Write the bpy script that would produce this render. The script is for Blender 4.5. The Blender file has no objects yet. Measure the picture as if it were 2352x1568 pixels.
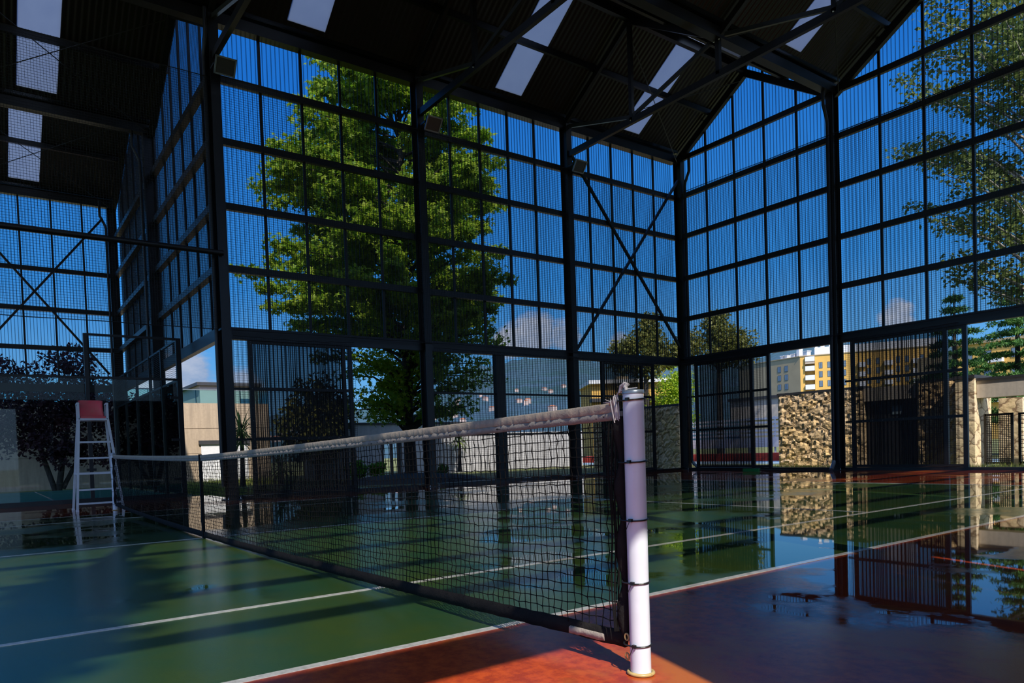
import bpy, math, random
from mathutils import Vector, Matrix

# ------------------------------------------------------------------ camera, sky, sun, exposure
SC = bpy.context.scene
COL = SC.collection
RND = random.Random(7)
PI = math.pi

CAM_POS = (8.2394, -2.0244, 0.8646)
YAW, PITCH, ROLL = 2.5413, -0.0287, -0.0353
F_PX, SX, SY = 1627.54, -102.98, 299.27
cam = bpy.data.cameras.new('camera')
cam.sensor_fit = 'HORIZONTAL'
cam.sensor_width = 36.0
cam.lens = 36.0 * F_PX / 2352
cam.shift_x = -SX / 2352
cam.shift_y = SY / 2352
cam.clip_start = 0.05
cam.clip_end = 6000
co = bpy.data.objects.new('camera', cam)
COL.objects.link(co)
_f = Vector((math.cos(PITCH) * math.cos(YAW), math.cos(PITCH) * math.sin(YAW), math.sin(PITCH)))
_r = _f.cross(Vector((0, 0, 1))).normalized()
_u = _r.cross(_f)
_r2 = math.cos(ROLL) * _r + math.sin(ROLL) * _u
_u2 = -math.sin(ROLL) * _r + math.cos(ROLL) * _u
_m = Matrix((_r2, _u2, -_f)).transposed().to_4x4()
_m.translation = Vector(CAM_POS)
co.matrix_world = _m
SC.camera = co

SC.view_settings.view_transform = 'Standard'
SC.view_settings.look = 'None'
SC.view_settings.exposure = 0.0
SC.view_settings.gamma = 1.0
SC.view_settings.use_curve_mapping = False
SC.cycles.transparent_max_bounces = 32
SC.cycles.max_bounces = 8
SC.cycles.diffuse_bounces = 3
SC.cycles.glossy_bounces = 4
SC.cycles.transmission_bounces = 4
SC.cycles.caustics_reflective = False
SC.cycles.caustics_refractive = False

SUN_DIR = Vector((0.948 * math.cos(math.radians(47)), -0.317 * math.cos(math.radians(47)), math.sin(math.radians(47)))).normalized()
sun = bpy.data.lights.new('sun', 'SUN')
sun.energy = 6.2
sun.angle = math.radians(0.53)
sun.color = (1.0, 0.93, 0.80)
so = bpy.data.objects.new('sun', sun)
COL.objects.link(so)
so.rotation_euler = SUN_DIR.to_track_quat('Z', 'Y').to_euler()
so.location = (40, -15, 45)


def nd(nt, t, **kw):
    n = nt.nodes.new(t)
    for k, v in kw.items():
        if k in n.inputs:
            n.inputs[k].default_value = v
        else:
            setattr(n, k, v)
    return n


def ramp(nt, fac, stops, interp='LINEAR'):
    n = nt.nodes.new('ShaderNodeValToRGB')
    n.color_ramp.interpolation = interp
    e = n.color_ramp.elements
    while len(e) < len(stops):
        e.new(0.5)
    for i, (p, c) in enumerate(stops):
        e[i].position = p
        e[i].color = (c, c, c, 1) if isinstance(c, (int, float)) else (*c, 1)
    nt.links.new(fac, n.inputs[0])
    return n.outputs[0]


def math_(nt, op, a, b=None, clamp=False):
    n = nt.nodes.new('ShaderNodeMath')
    n.operation = op
    n.use_clamp = clamp
    for i, v in enumerate((a, b)):
        if v is None:
            continue
        if isinstance(v, (int, float)):
            n.inputs[i].default_value = v
        else:
            nt.links.new(v, n.inputs[i])
    return n.outputs[0]


def mixc(nt, fac, a, b, blend='MIX'):
    n = nt.nodes.new('ShaderNodeMix')
    n.data_type = 'RGBA'
    n.blend_type = blend
    for i, v in ((0, fac), (6, a), (7, b)):
        if isinstance(v, (int, float)):
            n.inputs[i].default_value = v
        elif isinstance(v, tuple):
            n.inputs[i].default_value = (*v, 1)
        else:
            nt.links.new(v, n.inputs[i])
    return n.outputs[2]


def make_world():
    w = bpy.data.worlds.new('sky')
    SC.world = w
    w.use_nodes = True
    nt = w.node_tree
    nt.nodes.clear()
    out = nd(nt, 'ShaderNodeOutputWorld')
    bg = nd(nt, 'ShaderNodeBackground')
    tc = nd(nt, 'ShaderNodeTexCoord')
    sep = nd(nt, 'ShaderNodeSeparateXYZ')
    nt.links.new(tc.outputs['Generated'], sep.inputs[0])
    z = sep.outputs[2]
    sky = ramp(nt, z, [(0.0, (0.26, 0.50, 0.82)), (0.10, (0.13, 0.41, 0.80)), (0.22, (0.040, 0.285, 0.80)),
                       (0.45, (0.014, 0.18, 0.70)), (1.0, (0.010, 0.085, 0.40))])
    noi = nd(nt, 'ShaderNodeTexNoise', Scale=9.0, Detail=8.0, Roughness=0.62)
    mp = nd(nt, 'ShaderNodeMapping')
    mp.inputs['Scale'].default_value = (1, 1, 2.2)
    nt.links.new(tc.outputs['Generated'], mp.inputs[0])
    nt.links.new(mp.outputs[0], noi.inputs['Vector'])
    # cumulus banks standing at given bearings above the horizon
    total = None
    for (px, py, pz), rad in (((-0.966, 0.230, 0.112), 0.055), ((-0.952, 0.285, 0.095), 0.05), ((-0.976, 0.19, 0.088), 0.05), ((-0.679, 0.721, 0.139), 0.022),
                              ((-0.406, 0.902, 0.143), 0.026), ((-0.40, 0.90, 0.137), 0.02), ((-0.753, 0.638, 0.155), 0.045), ((-0.775, 0.615, 0.150), 0.035), ((-0.728, 0.667, 0.152), 0.035)):
        v = Vector((px, py, pz)).normalized()
        dn = nd(nt, 'ShaderNodeVectorMath', operation='DISTANCE')
        dn.inputs[1].default_value = v
        nt.links.new(tc.outputs['Generated'], dn.inputs[0])
        m = math_(nt, 'SUBTRACT', 1.0, math_(nt, 'DIVIDE', dn.outputs['Value'], rad), True)
        total = m if total is None else math_(nt, 'MAXIMUM', total, m)
    c = math_(nt, 'ADD', math_(nt, 'MULTIPLY', total, 1.0), math_(nt, 'MULTIPLY', math_(nt, 'MULTIPLY', math_(nt, 'SUBTRACT', noi.outputs[0], 0.5), 1.6), math_(nt, 'MULTIPLY', total, 4.0, True)))
    cm = ramp(nt, c, [(0.22, 0.0), (0.5, 1.0)])
    shade = ramp(nt, noi.outputs[0], [(0.35, (0.24, 0.34, 0.54)), (0.66, (0.66, 0.66, 0.72))])
    colr = mixc(nt, math_(nt, 'MULTIPLY', cm, 0.85), sky, shade)
    # broad glow added around the sun to brighten the shaded interior
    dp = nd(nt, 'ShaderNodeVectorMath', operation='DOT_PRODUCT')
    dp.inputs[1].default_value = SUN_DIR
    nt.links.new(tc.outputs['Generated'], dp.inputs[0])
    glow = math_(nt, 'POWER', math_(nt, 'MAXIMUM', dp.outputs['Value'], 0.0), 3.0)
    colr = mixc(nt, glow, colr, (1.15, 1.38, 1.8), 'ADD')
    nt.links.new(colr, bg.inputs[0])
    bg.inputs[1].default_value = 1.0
    nt.links.new(bg.outputs[0], out.inputs[0])


make_world()


# ------------------------------------------------------------------ materials
def mat(name):
    m = bpy.data.materials.new(name)
    m.use_nodes = True
    nt = m.node_tree
    nt.nodes.clear()
    out = nd(nt, 'ShaderNodeOutputMaterial')
    return m, nt, out


def coords(nt, scale=(1, 1, 1), kind='Object'):
    tc = nd(nt, 'ShaderNodeTexCoord')
    mp = nd(nt, 'ShaderNodeMapping')
    mp.inputs['Scale'].default_value = scale
    nt.links.new(tc.outputs[kind], mp.inputs[0])
    return mp.outputs[0]


def worldpos(nt, scale=(1, 1, 1)):
    g = nd(nt, 'ShaderNodeNewGeometry')
    mp = nd(nt, 'ShaderNodeMapping')
    mp.inputs['Scale'].default_value = scale
    nt.links.new(g.outputs['Position'], mp.inputs[0])
    return mp.outputs[0]


def noise(nt, vec, scale, detail=4.0, rough=0.55):
    n = nd(nt, 'ShaderNodeTexNoise', Scale=scale, Detail=detail, Roughness=rough)
    nt.links.new(vec, n.inputs['Vector'])
    return n.outputs[0]


def bump(nt, h, strength, dist=0.02):
    b = nd(nt, 'ShaderNodeBump')
    b.inputs['Strength'].default_value = strength
    b.inputs['Distance'].default_value = dist
    nt.links.new(h, b.inputs['Height'])
    return b.outputs[0]


def solid(name, c, rough=0.5, metal=0.0, var=0.25, scale=6.0, bmp=0.0, spec=0.5, c2=None, stretch=(1, 1, 1)):
    m, nt, out = mat(name)
    p = nd(nt, 'ShaderNodeBsdfPrincipled')
    v = worldpos(nt, stretch)
    n = noise(nt, v, scale)
    c2 = c2 or tuple(x * (1 - var) for x in c)
    col = mixc(nt, ramp(nt, n, [(0.3, 0.0), (0.7, 1.0)]), c, c2)
    nt.links.new(col, p.inputs['Base Color'])
    p.inputs['Roughness'].default_value = rough
    p.inputs['Metallic'].default_value = metal
    p.inputs['Specular IOR Level'].default_value = spec
    if bmp:
        nt.links.new(bump(nt, noise(nt, v, scale * 5), bmp, 0.01), p.inputs['Normal'])
    nt.links.new(p.outputs[0], out.inputs[0])
    return m


def sheer(name, c, hole, rough=0.6):
    """perforated metal or mesh: share of open area = hole"""
    m, nt, out = mat(name)
    p = nd(nt, 'ShaderNodeBsdfPrincipled')
    p.inputs['Base Color'].default_value = (*c, 1)
    p.inputs['Roughness'].default_value = rough
    t = nd(nt, 'ShaderNodeBsdfTransparent')
    mx = nd(nt, 'ShaderNodeMixShader')
    n = noise(nt, worldpos(nt, (1, 1, 0.15)), 3.0)
    f = math_(nt, 'MULTIPLY_ADD', n, 0.12)
    f.node.inputs[2].default_value = hole - 0.06
    # the plate is thick against its holes: seen along the sheet they close up
    lw = nd(nt, 'ShaderNodeLayerWeight', Blend=0.5)
    f = math_(nt, 'MULTIPLY', f, ramp(nt, lw.outputs['Facing'], [(0.55, 1.0), (0.95, 0.30)]))
    nt.links.new(f, mx.inputs[0])
    nt.links.new(p.outputs[0], mx.inputs[1])
    nt.links.new(t.outputs[0], mx.inputs[2])
    nt.links.new(mx.outputs[0], out.inputs[0])
    return m


def leafmat(name, c1, c2, trans=0.45):
    m, nt, out = mat(name)
    g = nd(nt, 'ShaderNodeNewGeometry')
    col = mixc(nt, g.outputs['Random Per Island'], c1, c2)
    d = nd(nt, 'ShaderNodeBsdfPrincipled')
    d.inputs['Roughness'].default_value = 0.5
    d.inputs['Specular IOR Level'].default_value = 0.3
    t = nd(nt, 'ShaderNodeBsdfTranslucent')
    nt.links.new(col, d.inputs['Base Color'])
    nt.links.new(col, t.inputs[0])
    mx = nd(nt, 'ShaderNodeMixShader')
    mx.inputs[0].default_value = trans
    nt.links.new(d.outputs[0], mx.inputs[1])
    nt.links.new(t.outputs[0], mx.inputs[2])
    nt.links.new(mx.outputs[0], out.inputs[0])
    return m


def glassmat(name, tint, refl=0.08):
    m, nt, out = mat(name)
    t = nd(nt, 'ShaderNodeBsdfTransparent')
    t.inputs[0].default_value = (*tint, 1)
    g = nd(nt, 'ShaderNodeBsdfGlossy')
    g.inputs['Roughness'].default_value = 0.02
    fr = nd(nt, 'ShaderNodeFresnel', IOR=1.35)
    mx = nd(nt, 'ShaderNodeMixShader')
    nt.links.new(fr.outputs[0], mx.inputs[0])
    nt.links.new(t.outputs[0], mx.inputs[1])
    nt.links.new(g.outputs[0], mx.inputs[2])
    nt.links.new(mx.outputs[0], out.inputs[0])
    return m


def wet_surface(name, colour):
    """painted court coating under rain water: colour(nt, pos) gives the paint, puddles lie where the slab is low"""
    m, nt, out = mat(name)
    v = worldpos(nt)
    p = nd(nt, 'ShaderNodeBsdfPrincipled')
    base = colour(nt, v)
    sp = nd(nt, 'ShaderNodeSeparateXYZ')
    nt.links.new(v, sp.inputs[0])
    # the slab drains toward the near left; water stands beyond it and along the far side
    b1 = math_(nt, 'SUBTRACT', math_(nt, 'SUBTRACT', sp.outputs[1], 1.0), math_(nt, 'MULTIPLY', math_(nt, 'SUBTRACT', sp.outputs[0], 5.58), 0.40))
    b2 = math_(nt, 'SUBTRACT', -1.0, sp.outputs[0])
    b1 = math_(nt, 'SUBTRACT', b1, math_(nt, 'MULTIPLY', math_(nt, 'MAXIMUM', math_(nt, 'SUBTRACT', 4.8, sp.outputs[0]), 0.0), 1.2))
    b1 = math_(nt, 'MAXIMUM', b1, math_(nt, 'SUBTRACT', sp.outputs[1], 7.2))
    fall = math_(nt, 'MULTIPLY', math_(nt, 'MINIMUM', math_(nt, 'MAXIMUM', math_(nt, 'MULTIPLY', math_(nt, 'MAXIMUM', b1, b2), 0.5), -0.6), 0.18), 0.36)
    low = math_(nt, 'ADD', noise(nt, worldpos(nt, (1.0, 0.8, 1)), 0.42, 5.0, 0.55), fall)
    mid = noise(nt, v, 2.2, 5.0, 0.6)
    wet = math_(nt, 'ADD', low, math_(nt, 'MULTIPLY', math_(nt, 'SUBTRACT', mid, 0.5), 0.22))
    pud = ramp(nt, wet, [(0.47, 0.0), (0.53, 1.0)])
    damp = ramp(nt, wet, [(0.36, 0.0), (0.48, 1.0)])
    # water darkens the porous paint
    dark = mixc(nt, pud, base, mixc(nt, 1.0, base, (0.60, 0.60, 0.62), 'MULTIPLY'))
    nt.links.new(dark, p.inputs['Base Color'])
    r = math_(nt, 'ADD', math_(nt, 'MULTIPLY', math_(nt, 'SUBTRACT', 1.0, damp), 0.07), math_(nt, 'MULTIPLY', math_(nt, 'SUBTRACT', 1.0, pud), 0.11))
    r = math_(nt, 'ADD', r, 0.02)
    nt.links.new(r, p.inputs['Roughness'])
    p.inputs['IOR'].default_value = 1.34
    grain = noise(nt, v, 120.0, 3.0, 0.6)
    wav = noise(nt, v, 5.0, 2.0, 0.5)
    h = math_(nt, 'ADD', math_(nt, 'MULTIPLY', grain, math_(nt, 'MULTIPLY', math_(nt, 'SUBTRACT', 1.0, pud), 0.5)), math_(nt, 'MULTIPLY', wav, 0.06))
    nt.links.new(bump(nt, h, 0.22, 0.006), p.inputs['Normal'])
    nt.links.new(p.outputs[0], out.inputs[0])
    return m


def court_colour(nt, v):
    sep = nd(nt, 'ShaderNodeSeparateXYZ')
    nt.links.new(v, sep.inputs[0])
    ax = math_(nt, 'ABSOLUTE', sep.outputs[0])
    ay = math_(nt, 'ABSOLUTE', sep.outputs[1])
    ins = math_(nt, 'MULTIPLY', math_(nt, 'LESS_THAN', ax, 5.485), math_(nt, 'LESS_THAN', ay, 11.885))
    a = noise(nt, v, 1.3, 6.0, 0.6)
    b = noise(nt, v, 14.0, 6.0, 0.7)
    g = mixc(nt, ramp(nt, a, [(0.35, 0.0), (0.65, 1.0)]), (0.028, 0.092, 0.036), (0.062, 0.105, 0.020))
    r0 = mixc(nt, ramp(nt, b, [(0.42, 0.0), (0.60, 1.0)]), (0.30, 0.040, 0.016), (0.46, 0.070, 0.018))
    rd = mixc(nt, ramp(nt, a, [(0.50, 0.0), (0.62, 1.0)]), r0, (0.40, 0.11, 0.02))
    return mixc(nt, ins, rd, g)


def line_colour(nt, v):
    b = noise(nt, v, 25.0, 5.0, 0.65)
    return mixc(nt, ramp(nt, b, [(0.35, 0.0), (0.7, 1.0)]), (0.80, 0.78, 0.72), (0.50, 0.48, 0.42))


def turf_colour(nt, v):
    b = noise(nt, v, 8.0, 5.0, 0.65)
    return mixc(nt, b, (0.02, 0.14, 0.08), (0.05, 0.22, 0.11))


def stonemat(name, c1, c2, mortar, scale, bmp=1.0, flat=False):
    m, nt, out = mat(name)
    v = worldpos(nt, (1, 1, 1.35))
    ns = nd(nt, 'ShaderNodeTexNoise', Scale=3.0, Detail=3.0)
    nt.links.new(v, ns.inputs['Vector'])
    vm = nd(nt, 'ShaderNodeVectorMath', operation='MULTIPLY_ADD')
    vm.inputs[1].default_value = (0.42, 0.42, 0.42)
    nt.links.new(ns.outputs['Color'], vm.inputs[0])
    nt.links.new(v, vm.inputs[2])
    vo = nd(nt, 'ShaderNodeTexVoronoi', Scale=scale, feature='F1')
    ve = nd(nt, 'ShaderNodeTexVoronoi', Scale=scale, feature='DISTANCE_TO_EDGE')
    nt.links.new(vm.outputs[0], vo.inputs['Vector'])
    nt.links.new(vm.outputs[0], ve.inputs['Vector'])
    edge = ramp(nt, ve.outputs['Distance'], [(0.015, 0.0), (0.07, 1.0)])
    sep = nd(nt, 'ShaderNodeSeparateColor')
    nt.links.new(vo.outputs['Color'], sep.inputs[0])
    c = mixc(nt, sep.outputs[0], c1, c2)
    fine = noise(nt, v, 12.0, 6.0, 0.65)
    c = mixc(nt, ramp(nt, fine, [(0.3, 0.0), (0.75, 0.55)]), c, tuple(x * 0.45 for x in c1))
    c = mixc(nt, edge, mortar, c)
    p = nd(nt, 'ShaderNodeBsdfPrincipled')
    p.inputs['Roughness'].default_value = 0.9
    nt.links.new(c, p.inputs['Base Color'])
    h = math_(nt, 'ADD', math_(nt, 'MULTIPLY', ramp(nt, ve.outputs['Distance'], [(0.0, 0.0), (0.25, 1.0)]), 0.7), math_(nt, 'MULTIPLY', fine, 0.5))
    nt.links.new(bump(nt, h, bmp, 0.12), p.inputs['Normal'])
    nt.links.new(p.outputs[0], out.inputs[0])
    return m


def concretemat(name, c1, c2, board=True):
    m, nt, out = mat(name)
    p = nd(nt, 'ShaderNodeBsdfPrincipled')
    v = worldpos(nt)
    a = noise(nt, worldpos(nt, (3.0, 3.0, 0.25)), 2.2, 6.0, 0.6)
    b = noise(nt, v, 9.0, 5.0, 0.65)
    c = mixc(nt, ramp(nt, a, [(0.35, 0.0), (0.68, 1.0)]), c1, c2)
    c = mixc(nt, ramp(nt, b, [(0.45, 0.0), (0.8, 0.5)]), c, tuple(x * 0.6 for x in c1))
    nt.links.new(c, p.inputs['Base Color'])
    p.inputs['Roughness'].default_value = 0.85
    nt.links.new(bump(nt, b, 0.2, 0.01), p.inputs['Normal'])
    nt.links.new(p.outputs[0], out.inputs[0])
    return m


def roofmat():
    m, nt, out = mat('roof_sheet_steel')
    p = nd(nt, 'ShaderNodeBsdfPrincipled')
    v = worldpos(nt)
    wv = nd(nt, 'ShaderNodeTexWave', Scale=2.2, Distortion=0.0)
    wv.bands_direction = 'Y'
    nt.links.new(v, wv.inputs['Vector'])
    n = noise(nt, v, 0.8)
    c = mixc(nt, n, (0.008, 0.006, 0.006), (0.018, 0.012, 0.010))
    nt.links.new(c, p.inputs['Base Color'])
    p.inputs['Roughness'].default_value = 0.45
    nt.links.new(bump(nt, wv.outputs[0], 0.6, 0.03), p.inputs['Normal'])
    nt.links.new(p.outputs[0], out.inputs[0])
    return m


def skylightmat():
    m, nt, out = mat('translucent_sheet')
    d = nd(nt, 'ShaderNodeBsdfTranslucent')
    n = noise(nt, worldpos(nt), 2.5)
    nt.links.new(mixc(nt, n, (0.48, 0.54, 0.64), (0.56, 0.62, 0.70)), d.inputs[0])
    g = nd(nt, 'ShaderNodeBsdfDiffuse')
    g.inputs[0].default_value = (0.2, 0.22, 0.26, 1)
    mx = nd(nt, 'ShaderNodeMixShader')
    mx.inputs[0].default_value = 0.25
    nt.links.new(d.outputs[0], mx.inputs[1])
    nt.links.new(g.outputs[0], mx.inputs[2])
    nt.links.new(mx.outputs[0], out.inputs[0])
    return m


def groundmat():
    m, nt, out = mat('grass_and_earth')
    p = nd(nt, 'ShaderNodeBsdfPrincipled')
    v = worldpos(nt)
    a = noise(nt, v, 0.5, 6.0, 0.6)
    b = noise(nt, v, 30.0, 4.0, 0.7)
    c = mixc(nt, ramp(nt, a, [(0.4, 0.0), (0.6, 1.0)]), (0.14, 0.17, 0.04), (0.26, 0.21, 0.09))
    c = mixc(nt, b, c, (0.08, 0.11, 0.02))
    nt.links.new(c, p.inputs['Base Color'])
    p.inputs['Roughness'].default_value = 0.95
    nt.links.new(p.outputs[0], out.inputs[0])
    return m


def hillmat():
    m, nt, out = mat('hazed_wooded_hillside')
    p = nd(nt, 'ShaderNodeBsdfPrincipled')
    v = worldpos(nt)
    a = noise(nt, v, 0.012, 8.0, 0.65)
    b = noise(nt, v, 0.15, 6.0, 0.7)
    c = mixc(nt, ramp(nt, a, [(0.4, 0.0), (0.62, 1.0)]), (0.055, 0.115, 0.135), (0.075, 0.135, 0.20))  # blue distance haze is put into the forest colour
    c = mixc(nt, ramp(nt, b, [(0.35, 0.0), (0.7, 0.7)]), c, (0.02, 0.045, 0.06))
    nt.links.new(c, p.inputs['Base Color'])
    p.inputs['Roughness'].default_value = 1.0
    p.inputs['Specular IOR Level'].default_value = 0.0
    nt.links.new(p.outputs[0], out.inputs[0])
    return m


M = {}
M['court'] = wet_surface('wet_court_coating', court_colour)
M['line'] = wet_surface('wet_white_line_paint', line_colour)
M['turf'] = solid('padel_turf', (0.03, 0.17, 0.09), 0.75, 0, 0.35, 8.0)
M['steel'] = solid('black_painted_steel', (0.014, 0.014, 0.017), 0.38, 0.0, 0.45, 3.0, 0.05)
M['steel_grey'] = solid('dark_grey_steel', (0.045, 0.05, 0.055), 0.35, 0.2, 0.3, 4.0)
M['sheet'] = sheer('perforated_sheet', (0.012, 0.013, 0.016), 0.86)
M['rib'] = sheer('perforated_sheet_rib', (0.012, 0.013, 0.016), 0.34)
M['leafflat'] = sheer('dense_perforated_sheet', (0.010, 0.010, 0.012), 0.44)
M['leafrib'] = sheer('dense_perforated_rib', (0.010, 0.010, 0.012), 0.03)
M['nearflat'] = sheer('shade_mesh', (0.010, 0.010, 0.012), 0.42)
M['cord'] = solid('black_net_cord', (0.006, 0.005, 0.005), 0.85, spec=0.2)
M['netcord'] = solid('protective_net_twine', (0.015, 0.015, 0.017), 0.8)
M['canvas'] = solid('weathered_canvas', (0.46, 0.37, 0.28), 0.9, 0, 0.35, 18.0, 0.35, c2=(0.34, 0.285, 0.23))
M['canvas_low'] = solid('grey_canvas_hem', (0.36, 0.31, 0.27), 0.9, 0, 0.3, 22.0, 0.3)
M['blackcloth'] = solid('black_vinyl_hem', (0.010, 0.009, 0.010), 0.85, 0, 0.4, 14.0, 0.4, 0.15, c2=(0.018, 0.016, 0.015))
M['white_post'] = solid('white_post_enamel', (0.72, 0.76, 0.86), 0.28, 0, 0.08, 9.0)
M['white'] = solid('white_paint', (0.74, 0.74, 0.78), 0.4, 0, 0.1, 8.0)
M['tie'] = solid('black_nylon_tie', (0.012, 0.012, 0.014), 0.4)
M['brass'] = solid('yellowed_ring', (0.55, 0.40, 0.16), 0.4, 0.0, 0.3, 20.0)
M['red'] = solid('faded_red_plastic', (0.85, 0.075, 0.10), 0.5, 0, 0.2, 7.0, c2=(0.72, 0.13, 0.12))
M['lens'] = solid('floodlight_glass', (0.07, 0.07, 0.075), 0.3, 0.2, 0.2, 5.0)
M['bolt'] = solid('bright_zinc', (0.70, 0.72, 0.78), 0.25, 0.7)
M['rope'] = solid('frayed_white_rope', (0.66, 0.60, 0.58), 0.9)
M['roof'] = roofmat()
M['skylight'] = skylightmat()
M['glass'] = glassmat('clear_glass', (0.90, 0.96, 0.94))
M['glass_blue'] = glassmat('teal_glass', (0.55, 0.80, 0.82))
M['ground'] = groundmat()
M['hill'] = hillmat()
M['soil'] = solid('dark_soil', (0.05, 0.035, 0.02), 0.95, 0, 0.5, 10.0)
M['concrete'] = concretemat('board_marked_concrete', (0.48, 0.37, 0.27), (0.35, 0.27, 0.20))
M['concrete_grey'] = concretemat('pale_concrete', (0.62, 0.54, 0.45), (0.50, 0.44, 0.38))
M['concrete_white'] = concretemat('white_rendered_wall', (0.52, 0.50, 0.51), (0.40, 0.39, 0.41))
M['stone'] = stonemat('rubble_stone', (0.88, 0.60, 0.28), (0.78, 0.58, 0.38), (0.34, 0.22, 0.11), 2.3, 0.6)
M['ashlar'] = stonemat('dressed_stone', (0.88, 0.68, 0.40), (0.82, 0.66, 0.46), (0.30, 0.20, 0.12), 2.2, 0.15)
M['coping'] = solid('dark_coping', (0.035, 0.035, 0.04), 0.6)
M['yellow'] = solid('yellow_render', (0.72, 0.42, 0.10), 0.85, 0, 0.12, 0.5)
M['tan'] = solid('tan_shaded_render', (0.42, 0.32, 0.19), 0.85, 0, 0.12, 0.5)  # tan parts, and yellow blocks' side walls with shade put into the colour
M['pink'] = solid('pinkish_render', (0.55, 0.42, 0.38), 0.85, 0, 0.15, 0.5)
M['winglass'] = solid('window_glass', (0.06, 0.10, 0.16), 0.1, 0.0, 0.3, 1.0)
M['pane'] = solid('sky_lit_pane', (0.16, 0.22, 0.30), 0.12, 0.0, 0.2, 1.0)
M['roof_tile'] = solid('terracotta_tile', (0.48, 0.17, 0.08), 0.8, 0, 0.3, 1.0)
M['bark'] = solid('bark', (0.055, 0.045, 0.038), 0.95, 0, 0.5, 12.0, 0.6)
M['bark_pale'] = solid('pale_bark', (0.42, 0.38, 0.34), 0.9, 0, 0.4, 6.0, 0.4)
M['leaf_main'] = leafmat('sweetgum_leaf', (0.11, 0.25, 0.012), (0.35, 0.45, 0.038), 0.55)
M['leaf_poplar'] = leafmat('poplar_leaf', (0.09, 0.14, 0.03), (0.22, 0.27, 0.07))
M['leaf_plum'] = leafmat('purple_leaf', (0.032, 0.014, 0.024), (0.085, 0.032, 0.045), 0.3)
M['leaf_dark'] = leafmat('magnolia_leaf', (0.07, 0.09, 0.015), (0.20, 0.19, 0.035), 0.25)
M['leaf_cedar'] = leafmat('cedar_needle', (0.035, 0.12, 0.035), (0.12, 0.26, 0.05), 0.25)
M['leaf_hedge'] = leafmat('hedge_leaf', (0.16, 0.32, 0.01), (0.42, 0.50, 0.03), 0.45)
M['leaf_palm'] = leafmat('palm_leaf', (0.18, 0.30, 0.05), (0.40, 0.50, 0.12), 0.5)
M['leaf_shrub'] = leafmat('shrub_leaf', (0.05, 0.20, 0.02), (0.20, 0.42, 0.03), 0.4)
M['grass'] = leafmat('grass_blade', (0.12, 0.20, 0.02), (0.40, 0.40, 0.10), 0.4)
M['green_plastic'] = solid('green_plastic', (0.01, 0.26, 0.05), 0.4)
M['track_red'] = solid('red_track', (0.55, 0.05, 0.03), 0.8)
M['track_blue'] = solid('pale_blue_court', (0.30, 0.42, 0.50), 0.6)
M['gutter'] = solid('dark_gutter_steel', (0.03, 0.033, 0.036), 0.18, 0.6, 0.3, 4.0)
M['galv'] = solid('galvanised_steel', (0.30, 0.36, 0.42), 0.35, 0.5)


# ------------------------------------------------------------------ mesh builder
WO = {}            # world origin of every Empty, so parts can be written in world coordinates


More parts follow.
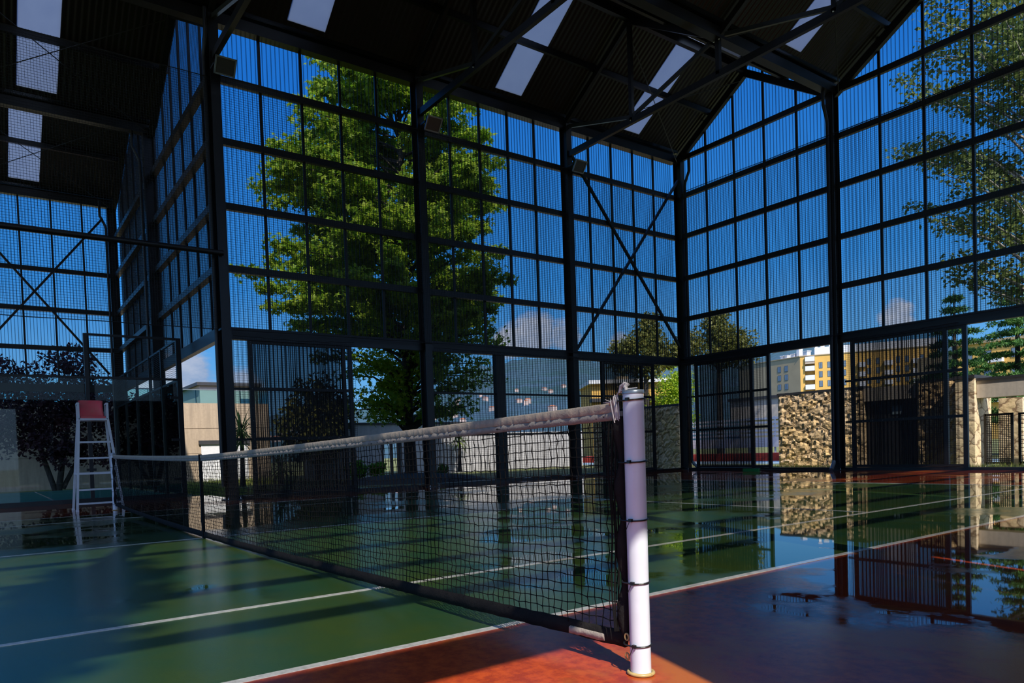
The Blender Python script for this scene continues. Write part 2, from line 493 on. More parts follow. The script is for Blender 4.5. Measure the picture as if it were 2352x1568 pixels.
class MB:
    def __init__(s):
        s.v, s.f, s.mi = [], [], []

    def add(s, vs, fs, mi=0):
        b = len(s.v)
        s.v += [tuple(p) for p in vs]
        s.f += [tuple(b + i for i in f) for f in fs]
        s.mi += [mi] * len(fs)
        return s

    def box(s, x0, x1, y0, y1, z0, z1, mi=0):
        return s.add([(x, y, z) for x in (x0, x1) for y in (y0, y1) for z in (z0, z1)],
                     [(0, 1, 3, 2), (4, 6, 7, 5), (0, 4, 5, 1), (2, 3, 7, 6), (0, 2, 6, 4), (1, 5, 7, 3)], mi)

    def bar(s, p, q, w, h, up=(0, 0, 1), mi=0, ext=0.0):
        p, q = Vector(p), Vector(q)
        d = (q - p).normalized()
        p, q = p - d * ext, q + d * ext
        a = d.cross(Vector(up))
        if a.length < 1e-5:
            a = d.cross(Vector((1, 0, 0)))
        a.normalize()
        b = a.cross(d)
        vs = []
        for c in (p, q):
            for i, j in ((-1, -1), (1, -1), (1, 1), (-1, 1)):
                vs.append(c + a * (i * w / 2) + b * (j * h / 2))
        return s.add(vs, [(3, 2, 1, 0), (4, 5, 6, 7), (0, 1, 5, 4), (1, 2, 6, 5), (2, 3, 7, 6), (3, 0, 4, 7)], mi)

    def tube(s, pts, r, n=8, mi=0, cap=True):
        pts = [Vector(p) for p in pts]
        rs = r if isinstance(r, (list, tuple)) else [r] * len(pts)
        vs, fs = [], []
        ref = None
        for i, p in enumerate(pts):
            d = (pts[min(i + 1, len(pts) - 1)] - pts[max(i - 1, 0)])
            if d.length < 1e-9:
                d = Vector((0, 0, 1))
            d.normalize()
            if ref is None:
                ref = d.orthogonal().normalized()
            a = (ref - d * ref.dot(d))
            if a.length < 1e-6:
                a = d.orthogonal()
            a.normalize()
            ref = a
            b = d.cross(a)
            for k in range(n):
                t = 2 * PI * k / n
                vs.append(p + (a * math.cos(t) + b * math.sin(t)) * rs[i])
        for i in range(len(pts) - 1):
            for k in range(n):
                fs.append((i * n + k, i * n + (k + 1) % n, (i + 1) * n + (k + 1) % n, (i + 1) * n + k))
        if cap:
            m = len(pts) * n
            vs += vs[:n] + vs[m - n:m]
            fs.append(tuple(range(m + n - 1, m - 1, -1)))
            fs.append(tuple(range(m + n, m + 2 * n)))
        return s.add(vs, fs, mi)

    def lathe(s, c, prof, n=24, mi=0):
        vs, fs = [], []
        for r, z in prof:
            for k in range(n):
                t = 2 * PI * k / n
                vs.append((c[0] + r * math.cos(t), c[1] + r * math.sin(t), c[2] + z))
        for i in range(len(prof) - 1):
            for k in range(n):
                fs.append((i * n + k, i * n + (k + 1) % n, (i + 1) * n + (k + 1) % n, (i + 1) * n + k))
        m = len(prof) * n
        vs += vs[:n] + vs[m - n:m]
        fs.append(tuple(range(m + n - 1, m - 1, -1)))
        fs.append(tuple(range(m + n, m + 2 * n)))
        return s.add(vs, fs, mi)

    def ball(s, c, r, n=8, m=5, mi=0, sq=(1, 1, 1)):
        prof = []
        vs, fs = [], []
        for i in range(m + 1):
            a = -PI / 2 + PI * i / m
            for k in range(n):
                t = 2 * PI * k / n
                vs.append((c[0] + sq[0] * r * math.cos(a) * math.cos(t), c[1] + sq[1] * r * math.cos(a) * math.sin(t), c[2] + sq[2] * r * math.sin(a)))
        for i in range(m):
            for k in range(n):
                fs.append((i * n + k, i * n + (k + 1) % n, (i + 1) * n + (k + 1) % n, (i + 1) * n + k))
        return s.add(vs, fs, mi)

    def build(s, name, m, parent=None, smooth=False):
        me = bpy.data.meshes.new(name)
        off = WO.get(root_of(parent), Vector((0, 0, 0))) if parent else Vector((0, 0, 0))
        me.from_pydata([(x - off[0], y - off[1], z - off[2]) for x, y, z in s.v], [], s.f)
        ms = m if isinstance(m, (list, tuple)) else [m]
        for k in ms:
            me.materials.append(k)
        if len(ms) > 1:
            me.polygons.foreach_set('material_index', s.mi)
        if smooth:
            me.polygons.foreach_set('use_smooth', [True] * len(me.polygons))
        me.update()
        o = bpy.data.objects.new(name, me)
        COL.objects.link(o)
        if parent:
            o.parent = parent
        return o


def root_of(o):
    while o.parent:
        o = o.parent
    return o.name


def empty(name, loc=(0, 0, 0)):
    o = bpy.data.objects.new(name, None)
    COL.objects.link(o)
    o.location = loc
    o.empty_display_size = 0.2
    WO[o.name] = Vector(loc)
    return o


def tag(o, label=None, cat=None, group=None, kind=None):
    if label:
        o['label'] = label
    if cat:
        o['category'] = cat
    if group:
        o['group'] = group
    if kind:
        o['kind'] = kind
    return o


def kids(o):
    return [c for c in bpy.data.objects if c.parent == o]


def copy_tree(o, loc, label=None, rz=None):
    c = o.copy()
    COL.objects.link(c)
    c.location = loc
    WO[c.name] = Vector(loc)
    if rz is not None:
        c.rotation_euler = (0, 0, rz)
    if label:
        c['label'] = label
    for ch in kids(o):
        d = ch.copy()
        COL.objects.link(d)
        d.parent = c
        for g in kids(ch):
            e = g.copy()
            COL.objects.link(e)
            e.parent = d
    return c


# ------------------------------------------------------------------ the hall: grid and heights
XA, XR = -7.26, 8.97
Y0, Y1 = 2.38, 17.39
YF = -12.62
AY = [2.38, 7.38, 12.38, 17.39]
GX = [-7.26, -1.98, 3.40, 8.97]           # valleys of the main hall
LX = [-20.3, -13.4, -7.26]                # valleys of the side hall
ZE, ZR, ZD = 10.2, 12.0, 3.55
GIRTS = [4.97, 6.30, 7.67, 8.98]


def roofz(x):
    xs = LX + GX[1:]
    for a, b in zip(xs[:-1], xs[1:]):
        if a <= x <= b:
            m = (a + b) / 2
            return ZE + (ZR - ZE) * (1 - abs(x - m) / ((b - a) / 2))
    return ZE


# ---- floor and ground
fl = MB()
fl.box(XA - 0.25, XR + 0.3, YF - 0.2, Y1 + 0.25, -0.20, 0.0)
fl.box(-10.0, XA - 0.25, YF - 0.2, Y0 + 0.25, -0.20, 0.0)
floor = tag(fl.build('floor', M['court']), 'wet green and red painted tennis court floor with puddles', 'floor', kind='structure')


def court_line(x0, x1, y0, y1, lab):
    o = MB().box(x0, x1, y0, y1, 0.0, 0.0022).build('court_line', M['line'], floor)
    o['label'] = lab


w = 0.025
court_line(5.435, 5.485, -11.885, 11.885, 'white outer sideline nearest the white net post')
court_line(4.09, 4.14, -11.835, 11.835, 'white inner sideline beside the nearest sideline')
court_line(-5.485, -5.435, -11.885, 11.885, 'white outer sideline near the ladder chair')
court_line(-4.14, -4.09, -11.835, 11.835, 'white inner sideline near the ladder chair')
court_line(-0.025, 0.025, -6.375, 6.375, 'white line down the middle of the court')
court_line(-4.09, 4.09, 6.375, 6.425, 'white service line beyond the net')
court_line(-4.09, 4.09, -6.425, -6.375, 'white service line on the near half of the court')
court_line(-5.435, 5.435, 11.785, 11.885, 'white baseline before the far gable wall')

tf = tag(MB().box(-20.0, -10.0, YF - 0.2, 2.1, -0.20, 0.012).build('padel_turf', M['turf']), 'green wet padel court turf behind the glass enclosure', 'turf', kind='structure')
o = MB().box(-19.9, -10.1, -0.60, -0.55, 0.012, 0.015).build('court_line', M['line'], tf)
o['label'] = 'white line across the green turf'

g = MB()
n = 24
for i in range(n + 1):
    for j in range(n + 1):
        g.v.append((-300 + 600 * i / n, -200 + 600 * j / n, -0.09))
for i in range(n):
    for j in range(n):
        g.f.append((i * (n + 1) + j, (i + 1) * (n + 1) + j, (i + 1) * (n + 1) + j + 1, i * (n + 1) + j + 1))
        g.mi.append(0)
tag(g.build('ground', M['ground']), 'grass and earth ground outside the hall', 'ground', kind='structure')


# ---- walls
def uvz(axis, fixed, out):
    if axis == 'y':
        return lambda u, v, z: (fixed + v * out, u, z)
    return lambda u, v, z: (u, fixed + v * out, z)


def boxuv(mb, F, u0, u1, v0, v1, z0, z1, mi=0):
    vs = [F(u, v, z) for u in (u0, u1) for v in (v0, v1) for z in (z0, z1)]
    return mb.add(vs, [(0, 1, 3, 2), (4, 6, 7, 5), (0, 4, 5, 1), (2, 3, 7, 6), (0, 2, 6, 4), (1, 5, 7, 3)], mi)


PROF = ((0.0, 0.0, 0), (0.076, 0.0, 1), (0.081, 0.016, 1), (0.095, 0.016, 1))


def corrugated(F, u0, u1, v, z0, top, parent, name='perforated_sheet', mats=None, pitch=0.1, prof=PROF):
    mb = MB()
    pts = []
    k = 0
    while True:
        b = u0 + k * pitch
        if b >= u1 - 1e-6:
            break
        for du, dv, mi in prof:
            if b + du * pitch / 0.1 < u1:
                pts.append((b + du * pitch / 0.1, v + dv, mi))
        k += 1
    pts.append((u1, v, 0))
    vs, fs = [], []
    for u, vv, mi in pts:
        vs.append(F(u, vv, z0))
        vs.append(F(u, vv, top(u)))
    for i in range(len(pts) - 1):
        mb.f.append((2 * i, 2 * i + 2, 2 * i + 3, 2 * i + 1))
        mb.mi.append(pts[i][2])
    mb.v = vs
    return mb.build(name, mats or [M['sheet'], M['rib']], parent)


def wall_bay(root, F, u0, u1, z0, topf, sheets=5, girts=GIRTS, head=True, gz=0.075, gd=0.10, mull=True, mats=None):
    """one bay between two columns: sheets outside, horizontal girts inside"""
    n = sheets
    step = (u1 - u0) / n
    for k in range(n):
        a, b = u0 + k * step, u0 + (k + 1) * step
        corrugated(F, a, b, 0.10, z0, topf, root, mats=mats)
        if k > 0 and mull:
            zt = topf(a)
            boxuv(MB(), F, a - 0.03, a + 0.03, 0.05, 0.098, z0, zt - 0.01).build('mullion', M['steel'], root)
    for z in girts:
        boxuv(MB(), F, u0, u1, 0.045 - gd, 0.045, z - gz, z + gz).build('girt', M['steel'], root)
    if head:
        boxuv(MB(), F, u0, u1, -0.10, 0.045, z0 - 0.10, z0 + 0.16).build('head_beam', M['steel'], root)


def lower_panel(root, F, u0, u1, dense=False, rails=(1.30, 2.40), v=0.06):
    mats = [M['leafflat'], M['leafrib']] if dense else None
    corrugated(F, u0, u1, v, 0.10, lambda u: 3.46, root, 'perforated_sheet', mats)
    for z in rails:
        boxuv(MB(), F, u0, u1, v - 0.05, v - 0.002, z - 0.025, z + 0.025).build('rail', M['steel'], root)


def sill(root, F, u0, u1):
    boxuv(MB(), F, u0, u1, -0.06, 0.06, 0.0, 0.07).build('sill', M['steel'], root)


wA = tag(empty('wall_back'), 'tall black steel screen wall along the far side behind the net', 'wall', kind='structure')
FA = uvz('y', XA, -1)
for a, b in zip(AY[:-1], AY[1:]):
    wall_bay(wA, FA, a + 0.1, b - 0.1, ZD, lambda u: ZE + 0.02)
    sill(wA, FA, a + 0.1, b - 0.1)
# lower zone: fixed panels
lower_panel(wA, FA, 2.50, 2.90)
lower_panel(wA, FA, 7.52, 9.62, v=0.05)
lower_panel(wA, FA, 9.92, 12.26)
boxuv(MB(), FA, 9.62, 9.92, -0.06, 0.10, 0.07, 3.46).build('post', M['steel'], wA)
lower_panel(wA, FA, 12.50, 13.62)

wB = tag(empty('wall_end'), 'gabled black steel screen wall across the far end of the court', 'wall', kind='structure')
FB = uvz('x', Y1, 1)
for a, b in zip(GX[:-1], GX[1:]):
    wall_bay(wB, FB, a + 0.1, b - 0.1, ZD, lambda u: roofz(u) + 0.15, girts=GIRTS + [10.2])
    sill(wB, FB, a + 0.1, b - 0.1)
    m = (a + b) / 2
    for p, q in (((a, ZE), (m, ZR)), ((m, ZR), (b, ZE))):
        MB().bar((p[0], Y1 - 0.02, p[1] - 0.1), (q[0], Y1 - 0.02, q[1] - 0.1), 0.14, 0.2).build('gable_rafter', M['steel'], wB)
lower_panel(wB, FB, -7.12, -6.70)
lower_panel(wB, FB, -1.84, -1.64)
lower_panel(wB, FB, 3.52, 5.6)

wC = tag(empty('wall_inner'), 'black steel gable wall set back behind the ladder chair', 'wall', kind='structure')
FC = uvz('x', Y0, 1)
for a, b in zip(LX[:-1], LX[1:]):
    wall_bay(wC, FC, a + 0.1, b - 0.1, ZD, lambda u: roofz(u) + 0.15, sheets=6, gz=0.075, gd=0.16)
    m = (a + b) / 2
    for p, q in (((a, ZE), (m, ZR)), ((m, ZR), (b, ZE))):
        MB().bar((p[0], Y0 - 0.02, p[1] - 0.1), (q[0], Y0 - 0.02, q[1] - 0.1), 0.14, 0.2).build('gable_rafter', M['steel'], wC)
corrugated(FC, -20.2, -13.5, 0.16, ZD, lambda u: roofz(u) + 0.15, wC, 'perforated_sheet', pitch=0.092)

wD = tag(empty('wall_left'), 'black steel screen wall at the far left behind the glass enclosure', 'wall', kind='structure')
FD = uvz('y', LX[0], -1)
for a, b in ((-7.62, -2.62), (-2.62, 2.38)):
    wall_bay(wD, FD, a + 0.1, b - 0.1, ZD, lambda u: ZE + 0.02)

wR = tag(empty('wall_right'), 'black steel screen wall on the near side of the court', 'wall', kind='structure')
FR = uvz('y', XR, 1)
RY = [-12.62, -8.1, -3.65, 2.38, 7.38, 12.38, 17.39]
for a, b in zip(RY[:-1], RY[1:]):
    wall_bay(wR, FR, a + 0.1, b - 0.1, ZD, lambda u: ZE + 0.02, mull=False, sheets=2, mats=[M['nearflat'], M['nearflat']])
    if a > 2:
        boxuv(MB(), FR, a + 0.15, b - 0.15, 0.04, 0.07, 0.05, 3.5).build('solid_panel', M['steel'], wR)
for a, b in zip(RY[:-1], RY[1:]):
    boxuv(MB(), FR, a + 0.1, b - 0.1, -0.04, 0.045, 3.70, 3.86).build('fascia', M['steel'], wR)
boxuv(MB(), FR, 1.75, 2.25, 0.04, 0.07, 0.05, 3.5).build('solid_panel', M['steel'], wR)
boxuv(MB(), FR, -8.0, -5.9, 0.04, 0.07, 0.05, 3.5).build('solid_panel', M['steel'], wR)


# ---- columns
def column(x, y, axis, label, pipe=None, shoe=False, top=ZE):
    r = empty('steel_column', (x, y, 0))
    tag(r, label, 'column', 'steel columns of the hall')
    F = uvz(axis[0], x if axis[0] == 'y' else y, axis[1])
    c = y if axis[0] == 'y' else x
    mb = MB()
    boxuv(mb, F, c - 0.10, c + 0.10, -0.26, -0.24, 0.02, top)
    boxuv(mb, F, c - 0.10, c + 0.10, 0.02, 0.04, 0.02, top)
    boxuv(mb, F, c - 0.008, c + 0.008, -0.24, 0.02, 0.02, top)
    boxuv(mb, F, c - 0.10, c - 0.085, -0.24, 0.02, 3.62, 3.66)
    mb.build('shaft', M['steel'], r)
    bp = MB()
    boxuv(bp, F, c - 0.17, c + 0.17, -0.33, 0.11, 0.0, 0.02)
    bp.build('base_plate', M['steel_grey'], r)
    for du, dv in ((-0.13, -0.29), (0.13, -0.29)):
        p = F(c + du, dv, 0.02)
        MB().lathe(p, [(0.016, 0), (0.016, 0.02), (0.007, 0.021), (0.007, 0.045)], 6).build('bolt', M['bolt'], r)
    if pipe:
        du, dv = pipe
        P = lambda u, v, z: F(c + u, v, z)
        pts = [P(du, dv - 0.18, top + 0.05), P(du, dv - 0.18, 9.75), P(du, dv - 0.02, 9.42), P(du, dv, 9.3), P(du, dv, 0.30)]
        if shoe:
            pts += [P(du + 0.02, dv - 0.05, 0.2), P(du + 0.05, dv - 0.22, 0.05)]
        pp = MB().tube(pts, 0.045, 10).build('downpipe', M['steel'], r, True)
        if shoe:
            MB().tube([P(du + 0.015, dv - 0.03, 0.26), P(du + 0.02, dv - 0.05, 0.2), P(du + 0.055, dv - 0.24, 0.04)], [0.05, 0.052, 0.05], 10).build('pipe_shoe', M['galv'], r, True)
    return r


column(XA, AY[0], ('y', -1), 'thick black steel column at the inner corner left of the big tree', (-0.17, -0.1))
column(XA, AY[1], ('y', -1), 'black steel column standing in front of the big tree')
column(XA, AY[2], ('y', -1), 'black steel column behind the white post, before the crossed braces')
column(XA, AY[3], ('y', -1), 'black steel corner column right of the crossed braces', (0.02, -0.33), True)
column(GX[1], Y1, ('x', 1), 'black steel column of the far gable wall right of the yellow building', (-0.02, -0.33), True)
column(LX[1], Y0, ('x', 1), 'middle black steel column of the wall behind the glass enclosure', (-0.1, -0.33))
column(LX[0], Y0, ('x', 1), 'leftmost black steel column, in the far corner behind the ladder chair', (0.15, -0.33))
column(XR, -3.65, ('y', 1), 'black steel column on the near side of the hall beside the open doorway')
column(XR, 2.38, ('y', 1), 'black steel column on the near side of the hall level with the inner corner')


# ---- sliding doors
def door(name, F, u0, u1, label, u2=None, v=-0.02, solid=False):
    """leaf of dense doubled sheet u0..u1, optional lighter trailing part u1..u2"""
    d = tag(empty(name, F(u0, 0, 0)), label, 'sliding door', kind='structure')
    e = u2 or u1
    fr = MB()
    for u in (u0, u1, e):
        boxuv(fr, F, u - 0.045, u + 0.045, v - 0.05, v + 0.03, 0.07, 3.46)
    for z in (0.11, 1.30, 2.40, 3.42):
        boxuv(fr, F, u0, e, v - 0.045, v + 0.025, z - 0.035, z + 0.035)
    fr.build('frame', M['steel'], d)
    if solid:
        boxuv(MB(), F, u0 + 0.04, u1 - 0.04, v, v + 0.02, 0.10, 3.44).build('solid_panel', M['steel'], d)
        return d
    corrugated(F, u0 + 0.04, u1 - 0.04, v + 0.03, 0.10, lambda u: 3.44, d, 'perforated_sheet', [M['leafflat'], M['leafrib']])
    corrugated(F, u0 + 0.04, u1 - 0.04, v + 0.08, 0.10, lambda u: 3.44, d, 'perforated_sheet', [M['leafflat'], M['leafrib']], pitch=0.088)
    if u2:
        corrugated(F, u1 + 0.04, e - 0.04, v + 0.05, 0.10, lambda u: 3.44, d, 'perforated_sheet')
    rv = MB()
    for z in (1.30, 2.40, 3.42):
        k = u0
        while k < u1:
            p = F(k, v - 0.047, z)
            rv.ball(p, 0.011, 6, 4)
            k += 0.25
    z = 0.3
    while z < 3.4:
        rv.ball(F(u0, v - 0.052, z), 0.011, 6, 4)
        z += 0.28
    rv.build('rivet_strip', M['bolt'], d)
    tr = MB()
    boxuv(tr, F, u0 - 0.3, e + 1.2, v - 0.03, v + 0.03, 3.47, 3.53)
    tr.build('track', M['steel'], d)
    return d


door('door_1', FA, 2.93, 5.13, 'dark sliding door left of the big tree trunk', 5.30)
door('door_2', FA, 13.66, 15.40, 'dark sliding door left of the bright green hedge', 15.93)
door('door_3', FB, -6.64, -4.62, 'dark sliding door left of the open view on the stone wall', -4.06)
door('door_4', FB, -1.60, 0.62, 'dark sliding door right of the far gable column', 1.03)
door('door_5', FR, -0.62, 1.70, 'dark sliding door on the near side of the hall', None, 0.02, True)

# ---- roof
ceil = tag(empty('ceiling'), 'dark corrugated saw-tooth gable roof with pale skylight strips', 'roof', kind='structure')
SKY_Y = [(-10.75, -9.85), (-5.9, -5.0), (-0.86, 0.04), (4.0, 4.9), (9.74, 10.64), (14.50, 15.34)]


def slope(xa, xb, y0, y1):
    """sheet from valley xa up to ridge xb"""
    lo, hi = 0.0, 1.0

    def P(t, y, dz):
        return (xa + (xb - xa) * t, y, ZE + 0.16 + (ZR - ZE) * t + dz)

    def slab(mb, ya, yb, t0, t1, d0=0.0, d1=0.04):
        vs = [P(t, y, d) for t in (t0, t1) for y in (ya, yb) for d in (d0, d1)]
        mb.add(vs, [(0, 1, 3, 2), (4, 6, 7, 5), (0, 4, 5, 1), (2, 3, 7, 6), (0, 2, 6, 4), (1, 5, 7, 3)])
    mb = MB()
    y = y0
    for s0, s1 in SKY_Y:
        if s0 > y0 and s1 < y1:
            slab(mb, y, s0, 0, 1)
            slab(mb, s0, s1, 0, 0.10)
            slab(mb, s0, s1, 0.94, 1)
            sk = MB()
            slab(sk, s0, s1, 0.10, 0.94, 0.005, 0.012)
            k = sk.build('skylight', M['skylight'], ceil)
            k['label'] = 'pale translucent skylight strip'
            y = s1
    slab(mb, y, y1, 0, 1)
    mb.build('roof_sheet', M['roof'], ceil)
    for t, hgt in ((0.53, 0.16),):
        a, b = P(t, y0, -0.09), P(t, y1, -0.09)
        MB().bar(a, b, 0.08, hgt).build('purlin', M['steel'], ceil)


xs_main = GX
for a, b in zip(GX[:-1], GX[1:]):
    m = (a + b) / 2
    slope(a, m, YF, Y1 + 0.15)
    slope(b, m, YF, Y1 + 0.15)
    MB().bar((m, YF, ZR - 0.02), (m, Y1, ZR - 0.02), 0.12, 0.2).build('ridge_beam', M['steel'], ceil)
for a, b in zip(LX[:-1], LX[1:]):
    m = (a + b) / 2
    slope(a, m, YF, Y0 + 0.15)
    slope(b, m, YF, Y0 + 0.15)
    MB().bar((m, YF, ZR - 0.02), (m, Y0, ZR - 0.02), 0.12, 0.2).build('ridge_beam', M['steel'], ceil)
for x, ya, yb in ((GX[1], YF, Y1), (GX[2], YF, Y1), (XA, YF, Y1 - 0.1), (LX[1], YF, Y0), (LX[0], YF, Y0), (XR, YF, Y1)):
    MB().bar((x, ya, ZE + 0.02), (x, yb, ZE + 0.02), 0.22, 0.24).build('eave_beam', M['steel'], ceil)
    gt = MB()
    gt.bar((x, ya, ZE + 0.20), (x, yb, ZE + 0.20), 0.34, 0.03)
    gt.bar((x - 0.17, ya, ZE + 0.27), (x - 0.17, yb, ZE + 0.27), 0.015, 0.14)
    gt.bar((x + 0.17, ya, ZE + 0.27), (x + 0.17, yb, ZE + 0.27), 0.015, 0.14)
    gt.build('gutter', M['gutter'], ceil)


# ---- trusses
def truss(y, label):
    t = tag(empty('roof_truss', (XA, y, 0)), label, 'roof truss', 'roof trusses across the hall')
    ZC = 9.33
    ch = MB()
    ch.bar((XA + 0.2, y, ZC), (XR - 0.2, y, ZC), 0.10, 0.16)
    ch.build('bottom_chord', M['steel'], t)
    for a, b in zip(GX[:-1], GX[1:]):
        m = (a + b) / 2
        MB().bar((m, y, ZC), (m, y, ZR - 0.1), 0.10, 0.10, (0, 1, 0)).build('king_post', M['steel'], t)
        for p in ((a, ZE + 0.02), (b, ZE + 0.02)):
            MB().bar((p[0] + (0.2 if p[0] < m else -0.2), y, p[1] - 0.08), (m, y, ZC + 0.1), 0.07, 0.09).build('brace', M['steel_grey'], t)
            MB().bar((p[0], y, p[1] - 0.03), (m, y, ZR - 0.1), 0.09, 0.15).build('rafter', M['steel'], t)
        if b < 8:
            MB().bar((b, y, ZC), (b, y, ZE), 0.10, 0.10, (0, 1, 0)).build('valley_post', M['steel'], t)
            for dx in (-0.07, 0.07):
                MB().ball((b + dx, y - 0.06, ZE - 0.12), 0.02, 6, 4).build('bolt', M['bolt'], t)
        MB().ball((m, y - 0.06, ZC), 0.02, 6, 4).build('bolt', M['bolt'], t)
    return t


truss(AY[0], 'black roof truss nearest the camera, from the inner corner column')
truss(AY[1], 'black roof truss rising from the column in front of the big tree')
truss(AY[2], 'black roof truss nearest the far gable wall')


# ---- cross braces
def xbrace(name, a, b, c, d, label, r=0.035):
    t = tag(empty(name, a), label, 'brace')
    MB().bar(a, b, r * 2, r * 2).build('rod', M['steel'], t)
    MB().bar(c, d, r * 2, r * 2).build('rod', M['steel'], t)
    return t


xbrace('cross_brace', (XA + 0.10, 12.52, 9.5), (XA + 0.10, 17.25, 4.05), (XA + 0.18, 12.52, 3.75), (XA + 0.18, 17.25, 9.5), 'crossed black braces in the last bay left of the corner column')
xbrace('cross_brace', (LX[0] + 0.10, -2.5, 9.7), (LX[0] + 0.10, 1.95, 4.1), (LX[0] + 0.18, -2.5, 4.0), (LX[0] + 0.18, 1.95, 9.65), 'crossed black braces on the screen wall at the far left')


def roof_rods(x0, x1, y0, y1, label):
    def Z(x):
        return roofz(x) - 0.22
    t = tag(empty('tie_rods', (x0, y0, Z(x0))), label, 'tie rod')
    for ya, yb in ((y0, y1), (y1, y0)):
        MB().tube([(x0, ya, Z(x0)), (x1, yb, Z(x1))], 0.012, 6).build('rod', M['steel_grey'], t)
    return t


roof_rods(XA + 0.15, -4.75, AY[2] + 0.1, AY[3] - 0.1, 'thin crossed tie rods under the roof slope by the far gable wall')
roof_rods(-1.8, 0.6, AY[2] + 0.1, AY[3] - 0.1, 'thin crossed tie rods under the second roof slope at the top edge')
roof_rods(-13.2, -10.4, -2.6, 2.2, 'thin crossed tie rods under the roof at top left, upper pair')
roof_rods(-20.1, -16.9, -2.6, 2.2, 'thin crossed tie rods under the roof at left, lower pair')


# ---- floodlights
def floodlight(loc, label):
    x, y, z = loc
    r = tag(empty('floodlight', loc), label, 'floodlight', 'floodlights on the wall columns')
    tilt = math.radians(35)
    d = Vector((math.cos(tilt), 0, -math.sin(tilt)))
    up = Vector((math.sin(tilt), 0, math.cos(tilt)))
    s = Vector((0, 1, 0))
    c = Vector(loc)

    def hexa(mb, f0, f1, hw0, hh0, hw1, hh1):
        vs = []
        for f, hw, hh in ((f0, hw0, hh0), (f1, hw1, hh1)):
            for i, j in ((-1, -1), (1, -1), (1, 1), (-1, 1)):
                vs.append(c + d * f + s * (i * hw) + up * (j * hh))
        mb.add(vs, [(3, 2, 1, 0), (4, 5, 6, 7), (0, 1, 5, 4), (1, 2, 6, 5), (2, 3, 7, 6), (3, 0, 4, 7)])
    h = MB()
    hexa(h, -0.14, 0.06, 0.13, 0.10, 0.20, 0.16)
    h.build('housing', M['steel'], r)
    f = MB()
    for a, b in (((-0.2, -0.16), (0.2, -0.16)), ((0.2, -0.16), (0.2, 0.16)), ((0.2, 0.16), (-0.2, 0.16)), ((-0.2, 0.16), (-0.2, -0.16))):
        f.bar(c + d * 0.075 + s * a[0] + up * a[1], c + d * 0.075 + s * b[0] + up * b[1], 0.03, 0.03, d, ext=0.015)
    f.build('bezel', M['galv'], r)
    g = MB()
    hexa(g, 0.06, 0.07, 0.185, 0.145, 0.185, 0.145)
    g.build('lens', M['lens'], r)
    b = MB()
    b.bar(c + s * -0.22, c + s * 0.22, 0.02, 0.04)
    b.bar(c + s * -0.21, c + s * -0.21 + Vector((-0.24, 0, 0)), 0.02, 0.04)
    b.bar(c + s * 0.21, c + s * 0.21 + Vector((-0.24, 0, 0)), 0.02, 0.04)
    b.build('bracket', M['steel'], r)
    return r


fl0 = floodlight((XA + 0.52, 2.50, 9.02), 'black floodlight on the corner column left of the big tree')
copy_tree(fl0, (XA + 0.52, 7.55, 9.0), 'black floodlight on the column before the big tree')
copy_tree(fl0, (XA + 0.52, 12.46, 8.93), 'black floodlight on the column beside the crossed braces')


# ---- protective nets
def ball_net(F, u0, u1, v, z0, z1, label, step=0.05, r=0.0022):
    t = tag(empty('protective_net', F(u0, v, z0)), label, 'net', 'square-mesh protective nets')
    mb = MB()

    def twine(a, b):
        mb.bar(a, b, r * 2, r * 2)
    k = u0
    while k <= u1:
        twine(F(k, v, z0), F(k, v, z1))
        k += step
    z = z0
    while z <= z1:
        twine(F(u0, v, z), F(u1, v, z))
        z += step
    mb.build('mesh', M['netcord'], t)
    for z in (z0, z1):
        e = MB()
        e.tube([F(u0 + (u1 - u0) * i / 20, v + 0.004 * RND.uniform(-1, 1), z - (0.03 * math.sin(PI * i / 20) if z == z1 else 0) + 0.01 * RND.uniform(-1, 1)) for i in range(21)], 0.009, 6)
        e.build('edge_rope', M['netcord'], t)
    return t


ball_net(FA, Y0 + 0.1, AY[3] - 0.5, -0.30, 3.62, 8.90, 'black protective net hanging on the wall before the big tree')
ball_net(FA, 2.5, 5.3, -0.30, 0.1, 3.5, 'black protective net low on the wall left of the tree trunk')
ball_net(FA, 7.5, 16.0, -0.30, 0.1, 3.5, 'black protective net low on the wall behind the tennis net')
ball_net(FB, XA + 0.45, XR - 0.3, -0.40, 3.62, 8.96, 'black protective net hanging on the far gable wall')
ball_net(FB, -7.1, -4.1, -0.30, 0.1, 3.5, 'black protective net low on the gable wall left of the stone wall view')
ball_net(FB, -1.85, 1.0, -0.30, 0.1, 3.5, 'black protective net low on the gable wall right of its column')
FN = uvz('y', -7.02, -1)
ball_net(FN, -7.6, 2.2, 0.0, 3.62, 8.86, 'black divider net hanging in front of the glass enclosure')
pp = MB().tube([(-6.93, -12.5, 5.2), (-6.93, 2.36, 5.2)], 0.055, 10).build('net_pipe', M['steel'], None, True)
tag(pp, 'long black horizontal pipe across the divider net at left', 'pipe')

# ---- padel enclosure
pe = tag(empty('glass_enclosure', (-10.0, 2.05, 0)), 'padel court enclosure of glass panels in black frames behind the ladder chair', 'glass enclosure')
GXP = -10.0


def post(x, y, h, wd=0.1):
    MB().box(x - wd / 2, x + wd / 2, y - wd / 2, y + wd / 2, 0.0, h).build('post', M['steel'], pe)


